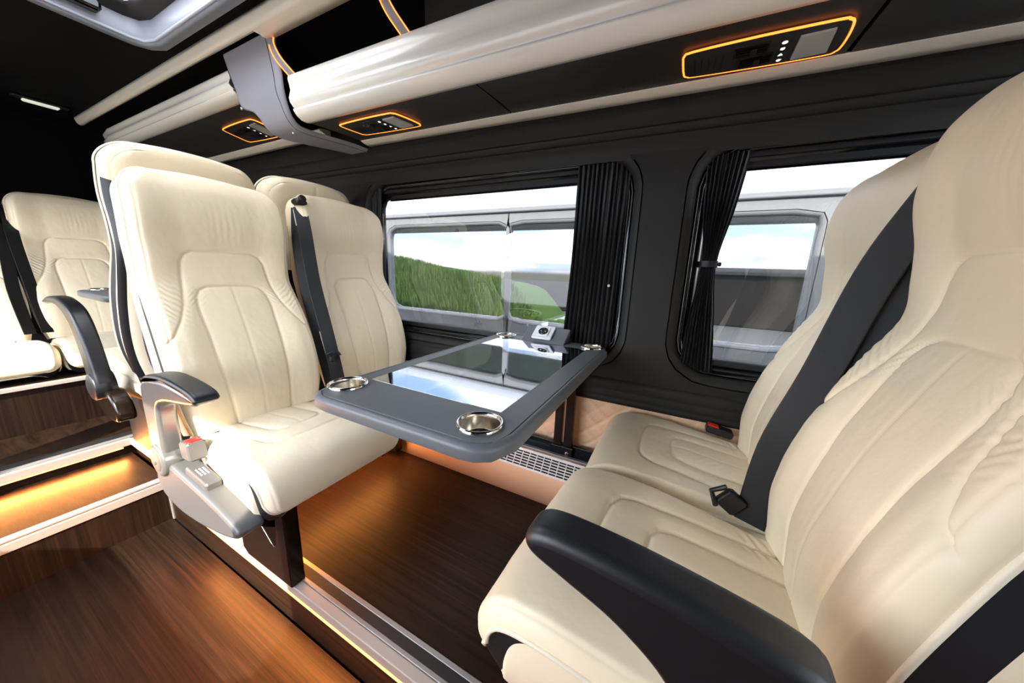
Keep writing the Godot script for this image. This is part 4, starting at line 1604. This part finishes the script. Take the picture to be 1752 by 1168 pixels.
# ---------------------------------------------------------------- curtains
func curtain(label: String, edges: Array, z: float, folds: int, depth: float, tie := -1.0) -> void:
	# edges: [y, x_left, x_right] from the top down
	var x_mid: float = (edges[0][1] + edges[0][2]) / 2.0
	var y_low: float = edges[edges.size() - 1][0]
	var t := thing("curtain", label, "curtain", Vector3(x_mid, y_low, z), 0.0, "black curtains")
	var ys := []
	var ls := []
	var rs := []
	for k in range(edges.size() - 1, -1, -1):
		ys.append(edges[k][0])
		ls.append(edges[k][1])
		rs.append(edges[k][2])
	var rows := []
	var nz := FastNoiseLite.new()
	nz.seed = 21
	nz.frequency = 1.0
	for i in 61:
		var y := lerpf(y_low, edges[0][0], i / 60.0)
		var l := knots(y, ys, ls)
		var r := knots(y, ys, rs)
		var row := PackedVector3Array()
		var n := folds * 14
		for j in n + 1:
			var u := float(j) / n
			var ph := u * folds * TAU + 0.8 * nz.get_noise_2d(u * 7.0, y * 1.5)
			var amp := depth * (0.6 + 0.5 * nz.get_noise_2d(u * 9.0 + 40.0, y * 0.8))
			if tie > 0.0:
				amp *= 0.45 + 0.55 * smoothstep(0.0, 0.2, absf(y - tie))
			row.append(Vector3(lerpf(l, r, u) + 0.25 * amp * sin(ph * 2.0 + 1.0), y, z + amp * sin(ph)))
		rows.append(row)
	var mb := MB.new()
	mb.grid(rows, Vector3(x_mid, (y_low + edges[0][0]) / 2.0, z - 5.0))
	part(t, "cloth", mb, M.curtain)
	if tie < 0.0 and x_mid > -1.0:
		mb = MB.new()
		mb.lathe([[0.0, 0.006], [0.004, 0.005], [0.006, 0.002], [0.005, -0.004]], Transform3D(Basis(Vector3(1, 0, 0), Vector3(0, 0, 1), Vector3(0, -1, 0)), Vector3(-0.262, 1.118, z + 0.018)), 14)
		part(t, "press_stud", mb, M.white_plastic, false, "small white press stud")
	if tie > 0.0:
		mb = MB.new()
		var l := knots(tie, ys, ls)
		var r := knots(tie, ys, rs)
		var path := PackedVector3Array()
		for k in 24:
			var a := TAU * k / 24.0
			path.append(Vector3((l + r) / 2.0 + cos(a) * ((r - l) / 2.0 + 0.004), tie, z + sin(a) * 0.020))
		mb.sweep(path, rect_prof(0.0012, 0.011), Vector3(0.01, 0, 1), true)
		part(t, "tie_band", mb, M.black)
		mb = MB.new()
		mb.lathe([[0.0, 0.012], [0.006, 0.011], [0.008, 0.006], [0.005, 0.0]], Transform3D(Basis(Vector3(0, 0, 1), Vector3(1, 0, 0), Vector3(0, 1, 0)), Vector3(r + 0.004, tie, z)), 14)
		part(t, "tie_button", mb, M.black_gloss)

func curtains() -> void:
	curtain("black pleated curtain drawn to the pillar end of the table window", [[1.585, -0.432, -0.225], [1.2, -0.434, -0.232], [0.9, -0.446, -0.238], [0.815, -0.452, -0.238]], -1.383, 11, 0.013)
	curtain("black curtain tied at its waist in front of the window behind the facing seats", [[1.575, 0.022, 0.150], [1.40, 0.032, 0.128], [1.212, 0.052, 0.100], [1.0, 0.036, 0.122], [0.815, 0.028, 0.142]], -1.390, 9, 0.012, 1.212)
	curtain("narrow black curtain at the far end of the table window beside the belted seat", [[1.585, -1.625, -1.555], [1.2, -1.625, -1.56], [0.815, -1.625, -1.56]], -1.383, 5, 0.012)

# ---------------------------------------------------------------- luggage racks
func racks() -> void:
	# ceiling rail
	var mb := MB.new()
	mb.along([[-0.782, 2.045], [-0.784, 2.028], [-0.790, 2.012], [-0.797, 2.004], [-0.806, 2.002], [-0.818, 2.006], [-0.825, 2.045]], -3.68, -1.545, Vector2(-0.80, 2.03), true, 0, 0, true)
	mb.along([[-0.782, 2.045], [-0.784, 2.028], [-0.790, 2.012], [-0.797, 2.004], [-0.806, 2.002], [-0.835, 2.003], [-0.838, 2.000], [-0.868, 2.004], [-0.870, 2.045]], -1.545, X1, Vector2(-0.82, 2.03), true, 0, 0, true)
	struct("trim_11", mb, M.cream_trim, "long cream rail on the ceiling above the luggage racks")
	# near rack, tapering slightly towards the front
	var xa := -1.500
	var ta := taper(xa)
	var tb := taper(X1)
	var t := thing("luggage_rack", "long glossy cream luggage rack above the windows, open slot above its lip", "luggage rack", Vector3(0.1, 1.70, -1.1), 0.0, "overhead luggage racks")
	mb = MB.new()
	mb.along(FRONT, xa, X1, Vector2(-0.93, 1.79), true, ta, tb, true)
	part(t, "front_panel", mb, M.cream_gloss, false, "glossy cream moulded front")
	for q in [[xa, -0.659], [-0.653, 0.290], [0.300, X1]]:
		mb = MB.new()
		mb.along([[-1.222, 1.7435], [-1.15, 1.740], [-1.05, 1.734], [-0.968, 1.7275], [-0.968, 1.745], [-1.222, 1.757]], q[0], q[1], Vector2(-1.1, 1.746), true, taper(q[0]), taper(q[1]), true)
		part(t, "underside_panel", mb, M.panel, false, "dark underside panel")
	mb = MB.new()
	mb.along([[-1.275, 1.733], [-1.25, 1.734], [-1.223, 1.7405], [-1.220, 1.746], [-1.25, 1.756], [-1.275, 1.756]], xa, X1, Vector2(-1.25, 1.747), true, ta, tb, true)
	part(t, "edge_strip", mb, M.cream_trim, false, "pale edge strip")
	mb = MB.new()
	mb.along([[-0.93, 1.775], [-1.25, 1.79], [-1.33, 1.83], [-1.36, 1.95], [-1.36, 2.04]], xa, X1, Vector2(-1.2, 1.5), false, ta, tb)
	part(t, "shelf", mb, M.black, false, "black shelf inside")
	for x in [-1.50, -0.905]:
		strap(t, x)
	mb = MB.new()
	mb.box(Vector3(-0.66, 1.92, -0.985), Vector3(0.40, 0.24, 0.03), 0.006)
	part(t, "divider_plate", mb, M.panel)
	# far rack, higher up
	t = thing("luggage_rack", "farther cream luggage rack beyond the grey leather divider, with a curved end", "luggage rack", Vector3(-2.6, 1.85, -1.1), 0.0, "overhead luggage racks")
	mb = MB.new()
	var far := []
	for q in FRONT:
		far.append([q[0] + 0.022, 1.893 + (q[1] - 1.725) * 0.60])
	var rows := []
	for i in 12:
		var f := i / 11.0
		var x := lerpf(-3.85, -1.895, f)
		var e := clampf((x + 3.85) / 0.35, 0.0, 1.0)
		var back := 0.10 * pow(1.0 - e, 2.2)
		var row := PackedVector3Array()
		for q in far:
			row.append(Vector3(x, q[1], q[0] - back))
		rows.append(row)
	mb.grid(rows, Vector3(-2.4, 1.93, -0.92), true)
	part(t, "front_panel", mb, M.cream_gloss, false, "glossy cream moulded front")
	mb = MB.new()
	mb.along([[-1.215, 1.853], [-0.945, 1.895], [-0.945, 1.91], [-1.215, 1.87]], -3.80, -1.895, Vector2(-1.1, 1.885), true, 0, 0, true)
	part(t, "underside_panel", mb, M.panel, false, "dark underside panel")
	mb = MB.new()
	mb.along([[-1.275, 1.835], [-1.25, 1.838], [-1.214, 1.850], [-1.212, 1.857], [-1.25, 1.866], [-1.275, 1.866]], -3.80, -1.80, Vector2(-1.25, 1.852), true, 0, 0, true)
	part(t, "edge_strip", mb, M.cream_trim, false, "pale edge strip")
	mb = MB.new()
	mb.along([[-0.93, 1.94], [-1.25, 1.95], [-1.38, 2.04]], -3.80, -1.895, Vector2(-1.2, 1.5))
	part(t, "shelf", mb, M.black)
	divider()
	panel("service panel outlined in amber light, nearest and largest, above the seats on the right", 0.0, false)
	panel("service panel outlined in amber light beside the grey leather divider, table side", -1.325, false)
	panel("service panel outlined in amber light under the farther rack, behind the divider", -2.33, true)

const FRONT := [[-0.97, 1.725], [-0.955, 1.7225], [-0.935, 1.7235], [-0.918, 1.733], [-0.906, 1.747], [-0.9045, 1.755], [-0.913, 1.7575], [-0.905, 1.762], [-0.894, 1.775], [-0.8915, 1.790], [-0.896, 1.806], [-0.900, 1.820], [-0.897, 1.838], [-0.893, 1.855], [-0.895, 1.868], [-0.903, 1.875], [-0.914, 1.870], [-0.922, 1.84], [-0.928, 1.78], [-0.95, 1.745], [-0.97, 1.738]]

func strap(t: Node3D, x: float) -> void:
	# curved grey rib with an amber light line down each edge
	var pts := smooth_path([Vector3(x - 0.03, 2.01, -0.872), Vector3(x - 0.02, 1.975, -0.862), Vector3(x, 1.93, -0.872), Vector3(x + 0.025, 1.885, -0.905), Vector3(x + 0.05, 1.84, -0.945)], 8)
	var mb := MB.new()
	mb.sweep(pts, rect_prof(0.015, 0.004), Vector3(1, 0.3, 0))
	var s := part(t, "lit_rib", mb, M.grey_leather, false, "grey rib edged with amber light")
	for k in [-1.0, 1.0]:
		mb = MB.new()
		var p := PackedVector3Array()
		for q in pts:
			p.append(q + Vector3(0.0145 * k, 0.004 * k, 0.005))
		mb.tube(p, 0.0022, Vector3(1, 0.2, 0.1), 6)
		part(s, "led_line", mb, M.amber, false, "glowing amber line")

func divider() -> void:
	var t := thing("rack_divider", "grey leather covered divider curving round the rack between its two sections", "divider", Vector3(-1.7, 1.70, -1.0))
	# [z, y, x_left, x_right] down the front, under and back to the wall
	var st := [[-0.850, 2.020, -1.885, -1.512], [-0.862, 1.960, -1.880, -1.516], [-0.872, 1.900, -1.868, -1.520], [-0.876, 1.850, -1.856, -1.524], [-0.882, 1.822, -1.840, -1.527], [-0.888, 1.800, -1.775, -1.530], [-0.898, 1.770, -1.745, -1.533], [-0.915, 1.742, -1.738, -1.535], [-0.945, 1.722, -1.735, -1.537], [-1.0, 1.720, -1.735, -1.537], [-1.1, 1.728, -1.720, -1.535], [-1.2, 1.735, -1.690, -1.530], [-1.285, 1.733, -1.640, -1.520]]
	var ks := []
	for k in st.size():
		ks.append(float(k))
	var cols := [[], [], [], []]
	for q in st:
		for c in 4:
			cols[c].append(q[c])
	var rows := []
	for i in 97:
		var f := i / 8.0
		var z := knots(f, ks, cols[0])
		var y := knots(f, ks, cols[1])
		var l := knots(f, ks, cols[2])
		var r := knots(f, ks, cols[3])
		var z2 := knots(f + 0.05, ks, cols[0]) - knots(f - 0.05, ks, cols[0])
		var y2 := knots(f + 0.05, ks, cols[1]) - knots(f - 0.05, ks, cols[1])
		var nn := Vector3(0, z2, -y2).normalized()   # outward
		var row := PackedVector3Array()
		var d := -0.014 * 1.0
		row.append(Vector3(l, y, z) + nn * d)
		for j in 21:
			var u := j / 20.0
			var e := minf(u, 1.0 - u) * (r - l)
			row.append(Vector3(lerpf(l, r, u), y, z) + nn * (-roll(e, 0.008)))
		row.append(Vector3(r, y, z) + nn * d)
		rows.append(row)
	var mb := MB.new()
	mb.grid(rows, Vector3(-1.7, 1.95, -1.2))
	var b := part(t, "leather_band", mb, M.grey_leather, false, "grey leather band")
	mb = MB.new()
	var p := PackedVector3Array()
	for i in rows.size():
		if i % 4 == 0:
			p.append(rows[i][19] + Vector3(0, -0.0005, 0.0005))
	mb.tube(p, 0.0012, Vector3(1, 0, 0), 5)
	part(b, "seam", mb, M.piping)
	for at in [Vector3(-1.825, 1.818, -0.874), Vector3(-1.60, 1.718, -0.955)]:
		mb = MB.new()
		mb.lathe([[0.0, 0.004], [0.004, 0.0038], [0.006, 0.002], [0.0065, -0.003]], Transform3D(Basis(Vector3(1, 0, 0), Vector3(0, -0.5, 0.85).normalized(), Vector3(0, -0.85, -0.5).normalized()), at), 14)
		part(t, "screw", mb, M.chrome)

func panel(label: String, dx: float, raised: bool) -> void:
	var yz := func(x: float, z: float) -> float:
		if raised:
			return 1.853 + (z + 1.215) * (0.042 / 0.27) - 0.001
		return 1.7435 + (z + 1.222) * (-0.016 / 0.254) + taper(x) - 0.001
	var dz := 0.015 if raised else (0.0 if dx == 0.0 else 0.025)
	var t := thing("service_panel", label, "service panel", Vector3(0.09 + dx, yz.call(0.09 + dx, -1.12 + dz), -1.12 + dz), 0.0, "amber outlined service panels")
	var P := func(x: float, z: float, drop: float) -> Vector3:
		return Vector3(x + dx, yz.call(x + dx, z + dz) - drop, z + dz)
	var pts := [[-0.073, -1.085], [-0.070, -1.066], [-0.050, -1.052], [0.09, -1.045], [0.228, -1.047], [0.247, -1.053], [0.258, -1.068], [0.266, -1.12], [0.268, -1.172], [0.262, -1.190], [0.240, -1.199], [0.09, -1.196], [-0.045, -1.187], [-0.063, -1.180], [-0.072, -1.165]]
	var out := smooth_poly(pts, 3)
	# plate
	var mb := MB.new()
	var r0 := PackedVector3Array()
	var r1 := PackedVector3Array()
	var r2 := PackedVector3Array()
	for q in out:
		r0.append(P.call(q.x, q.y, -0.001))
		r1.append(P.call(q.x, q.y, 0.003))
		r2.append(P.call(lerpf(q.x, 0.097, 0.03), lerpf(q.y, -1.12, 0.05), 0.005))
	mb.grid([r0, r1, r2], P.call(0.097, -1.12, -0.1), true)
	mb.flat(Array(r2), Vector3(0, -1, 0))
	var base := part(t, "base_plate", mb, M.panel, false, "dark plate")
	mb = MB.new()
	mb.tube(r1, 0.0026, Vector3(0, 1, 0.05), 8, true)
	part(t, "led_outline", mb, M.amber, false, "glowing amber outline")
	# loudspeaker slots in the blank third
	for k in 5:
		mb = MB.new()
		var x := -0.045 + 0.016 * k
		mb.box(P.call(x, -1.12, 0.0055), Vector3(0.004, 0.002, 0.07), 0.0006)
		part(base, "speaker_slot", mb, M.slot)
	# two air vents
	for k in 2:
		var vx := 0.078 + 0.014 * k
		var vz := -1.092 - 0.056 * k
		mb = MB.new()
		mb.box(P.call(vx, vz, 0.006), Vector3(0.078, 0.006, 0.046), 0.002)
		var v := part(t, "air_vent", mb, M.slot, false, "black air vent")
		for j in 4:
			mb = MB.new()
			mb.box(P.call(vx, vz - 0.015 + 0.010 * j, 0.010), Vector3(0.066, 0.002, 0.007), 0.0006, Basis(Vector3(1, 0, 0), 0.5))
			part(v, "fin", mb, M.black_gloss)
		mb = MB.new()
		mb.box(P.call(vx + 0.005, vz, 0.013), Vector3(0.012, 0.006, 0.022), 0.002)
		part(v, "fin_lever", mb, M.black)
	# column of lit push buttons
	for k in 4:
		mb = MB.new()
		var at: Vector3 = P.call(0.143 + 0.001 * k, -1.083 - 0.028 * k, 0.005)
		mb.lathe([[0.0, 0.004], [0.007, 0.004], [0.008, 0.003], [0.008, -0.001]], Transform3D(Basis(Vector3(1, 0, 0), Vector3(0, -1, 0), Vector3(0, 0, -1)), at), 16)
		var bt := part(t, "push_button", mb, M.black)
		mb = MB.new()
		var a := at + Vector3(0, -0.0043, 0)
		if k == 0:
			mb.lathe([[0.0015, 0.0], [0.002, 0.0008], [0.0055, 0.0008], [0.006, 0.0]], Transform3D(Basis(Vector3(1, 0, 0), Vector3(0, -1, 0), Vector3(0, 0, -1)), a), 12)
		elif k == 1:
			mb.box(a, Vector3(0.009, 0.0012, 0.008), 0.0005)
			mb.box(a + Vector3(0, 0, -0.0045), Vector3(0.004, 0.0012, 0.003), 0.0004)
		elif k == 2:
			mb.extrude(poly([[-0.005, -0.004], [0.005, -0.004], [0.003, 0.001], [0.0, 0.005], [-0.003, 0.001]]), -0.0006, 0.0006, 0.0, Transform3D(Vector3(1, 0, 0), Vector3(0, 0, 1), Vector3(0, -1, 0), a))
		else:
			mb.lathe([[0.0, 0.0008], [0.0045, 0.0008], [0.005, 0.0]], Transform3D(Basis(Vector3(1, 0, 0), Vector3(0, -1, 0), Vector3(0, 0, -1)), a), 10)
			mb.box(a + Vector3(0.004, 0, 0.002), Vector3(0.004, 0.0012, 0.002), 0.0004)
		part(bt, "symbol_light", mb, glow(Color(0.9, 0.95, 0.92), 0.7), false, "white lit symbol")
	mb = MB.new()
	var ln := [Vector2(0.170, -1.075), Vector2(0.232, -1.072), Vector2(0.242, -1.172), Vector2(0.172, -1.178)]
	var lo := PackedVector3Array()
	var l1 := PackedVector3Array()
	for q in ln:
		lo.append(P.call(q.x, q.y, 0.002))
		l1.append(P.call(q.x, q.y, 0.010))
	mb.flat(Array(l1), Vector3(0, -1, 0))
	for k in 4:
		var m: Vector3 = (l1[k] + l1[(k + 1) % 4]) / 2.0 - P.call(0.204, -1.125, 0.01)
		mb.flat([lo[k], lo[(k + 1) % 4], l1[(k + 1) % 4], l1[k]], Vector3(m.x, 0, m.z).normalized() if absf(m.x) > absf(m.z) else Vector3(0, 0, signf(m.z)))
	part(t, "reading_light", mb, M.lens, false, "pale reading light cover")

# ---------------------------------------------------------------- outside
func outside() -> void:
	var mb := MB.new()
	mb.box(Vector3(0, -0.55, 0), Vector3(120, 0.2, 120))
	struct("ground", mb, mat(Color(0.46, 0.46, 0.46), 0.85), "pale grey asphalt yard outside")
	# white van parked alongside, windows on both sides
	var v := thing("van", "white van parked outside the windows, sky seen through its glass", "van", Vector3(-0.6, -0.45, -3.4))
	var white := mat(Color(0.90, 0.91, 0.93), 0.25)
	white.clearcoat_enabled = true
	white.clearcoat = 0.6
	var zf := -2.55
	var zb := -4.25
	mb = MB.new()
	mb.box(Vector3(-4.5, 0.765, zf - 0.03), Vector3(3.2, 1.83, 0.06))
	wall_cell(mb, -2.9, -1.365, -0.15, 1.68, -2.78, -1.372, 0.745, 1.545, 0.10, zf, zf - 0.06)
	wall_cell(mb, -1.365, 0.74, -0.15, 1.68, -1.356, 0.66, 0.745, 1.545, 0.05, zf, zf - 0.06)
	wall_cell(mb, 0.74, 2.6, -0.15, 1.68, 0.90, 2.3, 0.745, 1.545, 0.08, zf, zf - 0.06)
	mb.along([[zf, 1.68], [zf - 0.01, 1.70], [zf - 0.03, 1.735], [zf - 0.10, 1.80], [zf - 0.30, 1.865], [zf - 0.85, 1.89], [zb + 0.30, 1.865], [zb + 0.06, 1.80], [zb, 1.72]], -6.1, 2.6, Vector2(-3.4, 1.2))
	mb.along([[zf - 0.06, 1.66], [zf - 0.15, 1.76], [zf - 0.85, 1.83], [zb + 0.15, 1.78], [zb + 0.05, 1.74]], -6.1, 2.6, Vector2(-3.4, 2.6))
	var body := part(v, "body", mb, white, false, "white painted body")
	mb = MB.new()
	mb.tube(PackedVector3Array([Vector3(-6.08, 1.648, zf + 0.006), Vector3(2.58, 1.648, zf + 0.006)]), 0.008)
	part(body, "gutter", mb, mat(Color(0.55, 0.57, 0.6), 0.4))
	mb = MB.new()
	wall_cell(mb, -6.1, 2.6, -0.15, 1.81, -6.0, 2.5, 0.45, 1.795, 0.06, zb + 0.05, zb)
	part(v, "far_side", mb, mat(Color(0.20, 0.205, 0.22), 0.6))
	mb = MB.new()
	mb.box(Vector3(-1.75, -0.05, (zf + zb) / 2.0), Vector3(8.6, 0.1, 1.6), 0.0)
	part(v, "floor_pan", mb, M.black)
	for x in [-6.08, 2.58]:
		mb = MB.new()
		mb.box(Vector3(x, 0.75, (zf + zb) / 2.0), Vector3(0.05, 1.8, 1.6), 0.02)
		part(v, "end_panel", mb, white)
	for q in [[-2.78, -1.385], [-1.345, 0.66], [0.90, 2.3]]:
		mb = MB.new()
		mb.flat(Array(lift(loop((q[0] + q[1]) / 2.0, 1.145, (q[1] - q[0]) / 2.0, 0.40, 0.05), zf - 0.015)), Vector3(0, 0, 1))
		part(v, "window_pane", mb, M.glass)
	for x in [-4.6, 1.75]:
		for z in [zf - 0.12, zb + 0.12]:
			mb = MB.new()
			mb.lathe([[0.0, 0.10], [0.18, 0.10], [0.20, 0.11], [0.31, 0.10], [0.34, 0.06], [0.34, -0.10], [0.0, -0.10]], Transform3D(Basis(Vector3(1, 0, 0), Vector3(0, 0, 1), Vector3(0, -1, 0)), Vector3(x, -0.11, z)), 28)
			part(v, "wheel", mb, M.black)
	# grass bank that falls to the right
	mb = MB.new()
	var rows := []
	for i in 25:
		var z := -5.2 - 6.0 * i / 24.0
		var row := PackedVector3Array()
		for j in 61:
			var x := -22.0 + 23.0 * j / 60.0
			row.append(Vector3(x, bank(x, z), z))
		rows.append(row)
	mb.grid(rows, Vector3(-8, -20, -8))
	struct("terrain", mb, mat(Color(0.30, 0.42, 0.16), 0.9), "green grass bank outside, falling to the right")
	var blade := MB.new()
	for s in 3:
		var a := s * 2.1
		var d := Vector3(cos(a), 0, sin(a)) * 0.012
		var lean_ := Vector3(sin(a * 1.7), 0, cos(a * 1.3)) * 0.05
		blade.grid([PackedVector3Array([-d, d]), PackedVector3Array([-d * 0.7 + lean_ * 0.4 + Vector3(0, 0.08, 0), d * 0.7 + lean_ * 0.4 + Vector3(0, 0.08, 0)]), PackedVector3Array([lean_ + Vector3(0, 0.17, 0), lean_ + Vector3(0.001, 0.17, 0)])], Vector3(0, 0.05, -5))
	var bm := blade.mesh()
	var gm := mat(Color(1, 1, 1), 0.7)
	gm.vertex_color_use_as_albedo = true
	gm.backlight_enabled = true
	gm.backlight = Color(0.35, 0.45, 0.15)
	bm.surface_set_material(0, gm)
	var mm := MultiMesh.new()
	mm.transform_format = MultiMesh.TRANSFORM_3D
	mm.use_colors = true
	mm.mesh = bm
	var rng := RandomNumberGenerator.new()
	rng.seed = 77
	mm.instance_count = 26000
	for k in 26000:
		var z := -5.3 - 3.4 * pow(rng.randf(), 1.3)
		var x := lerpf(-13.0, -2.0, rng.randf())
		var sc := rng.randf_range(0.8, 2.1)
		mm.set_instance_transform(k, Transform3D(Basis(Vector3.UP, rng.randf() * TAU).scaled(Vector3.ONE * sc), Vector3(x, bank(x, z) - 0.01, z)))
		var g := rng.randf()
		mm.set_instance_color(k, Color(0.09 + 0.20 * g * g, 0.19 + 0.26 * g * g, 0.04 + 0.06 * g * g))
	var gi := MultiMeshInstance3D.new()
	gi.name = "grass"
	gi.multimesh = mm
	add_child(gi)
	tag(gi, "long green grass blades on the bank outside the table window", "grass", "", "stuff")
	# dark shed far behind the van
	var sh := thing("shed", "low dark shed seen far off through the van windows", "shed", Vector3(4.0, -0.45, -15.0))
	mb = MB.new()
	mb.box(Vector3(4.5, 0.45, -15.0), Vector3(23.8, 1.8, 3.0), 0.05)
	part(sh, "wall", mb, mat(Color(0.13, 0.12, 0.11), 0.8))
	mb = MB.new()
	mb.extrude(poly([[-16.7, 1.32], [-13.3, 1.32], [-13.4, 1.42], [-15.0, 1.60], [-16.6, 1.42]]), -7.35, 16.4, 0.02, Transform3D(Vector3(0, 0, 1), Vector3(0, 1, 0), Vector3(1, 0, 0), Vector3()))
	part(sh, "roof", mb, mat(Color(0.14, 0.14, 0.14), 0.7))

func bank(x: float, z: float) -> float:
	var k := clampf((x + 4.2) / -2.6, 0.0, 2.2)
	var rise := smoothstep(-5.0, -7.6, z)
	return -0.46 + (1.05 + 0.36 * k) * rise * smoothstep(-3.2, -4.6, x) + 0.03 * sin(x * 2.1) * rise
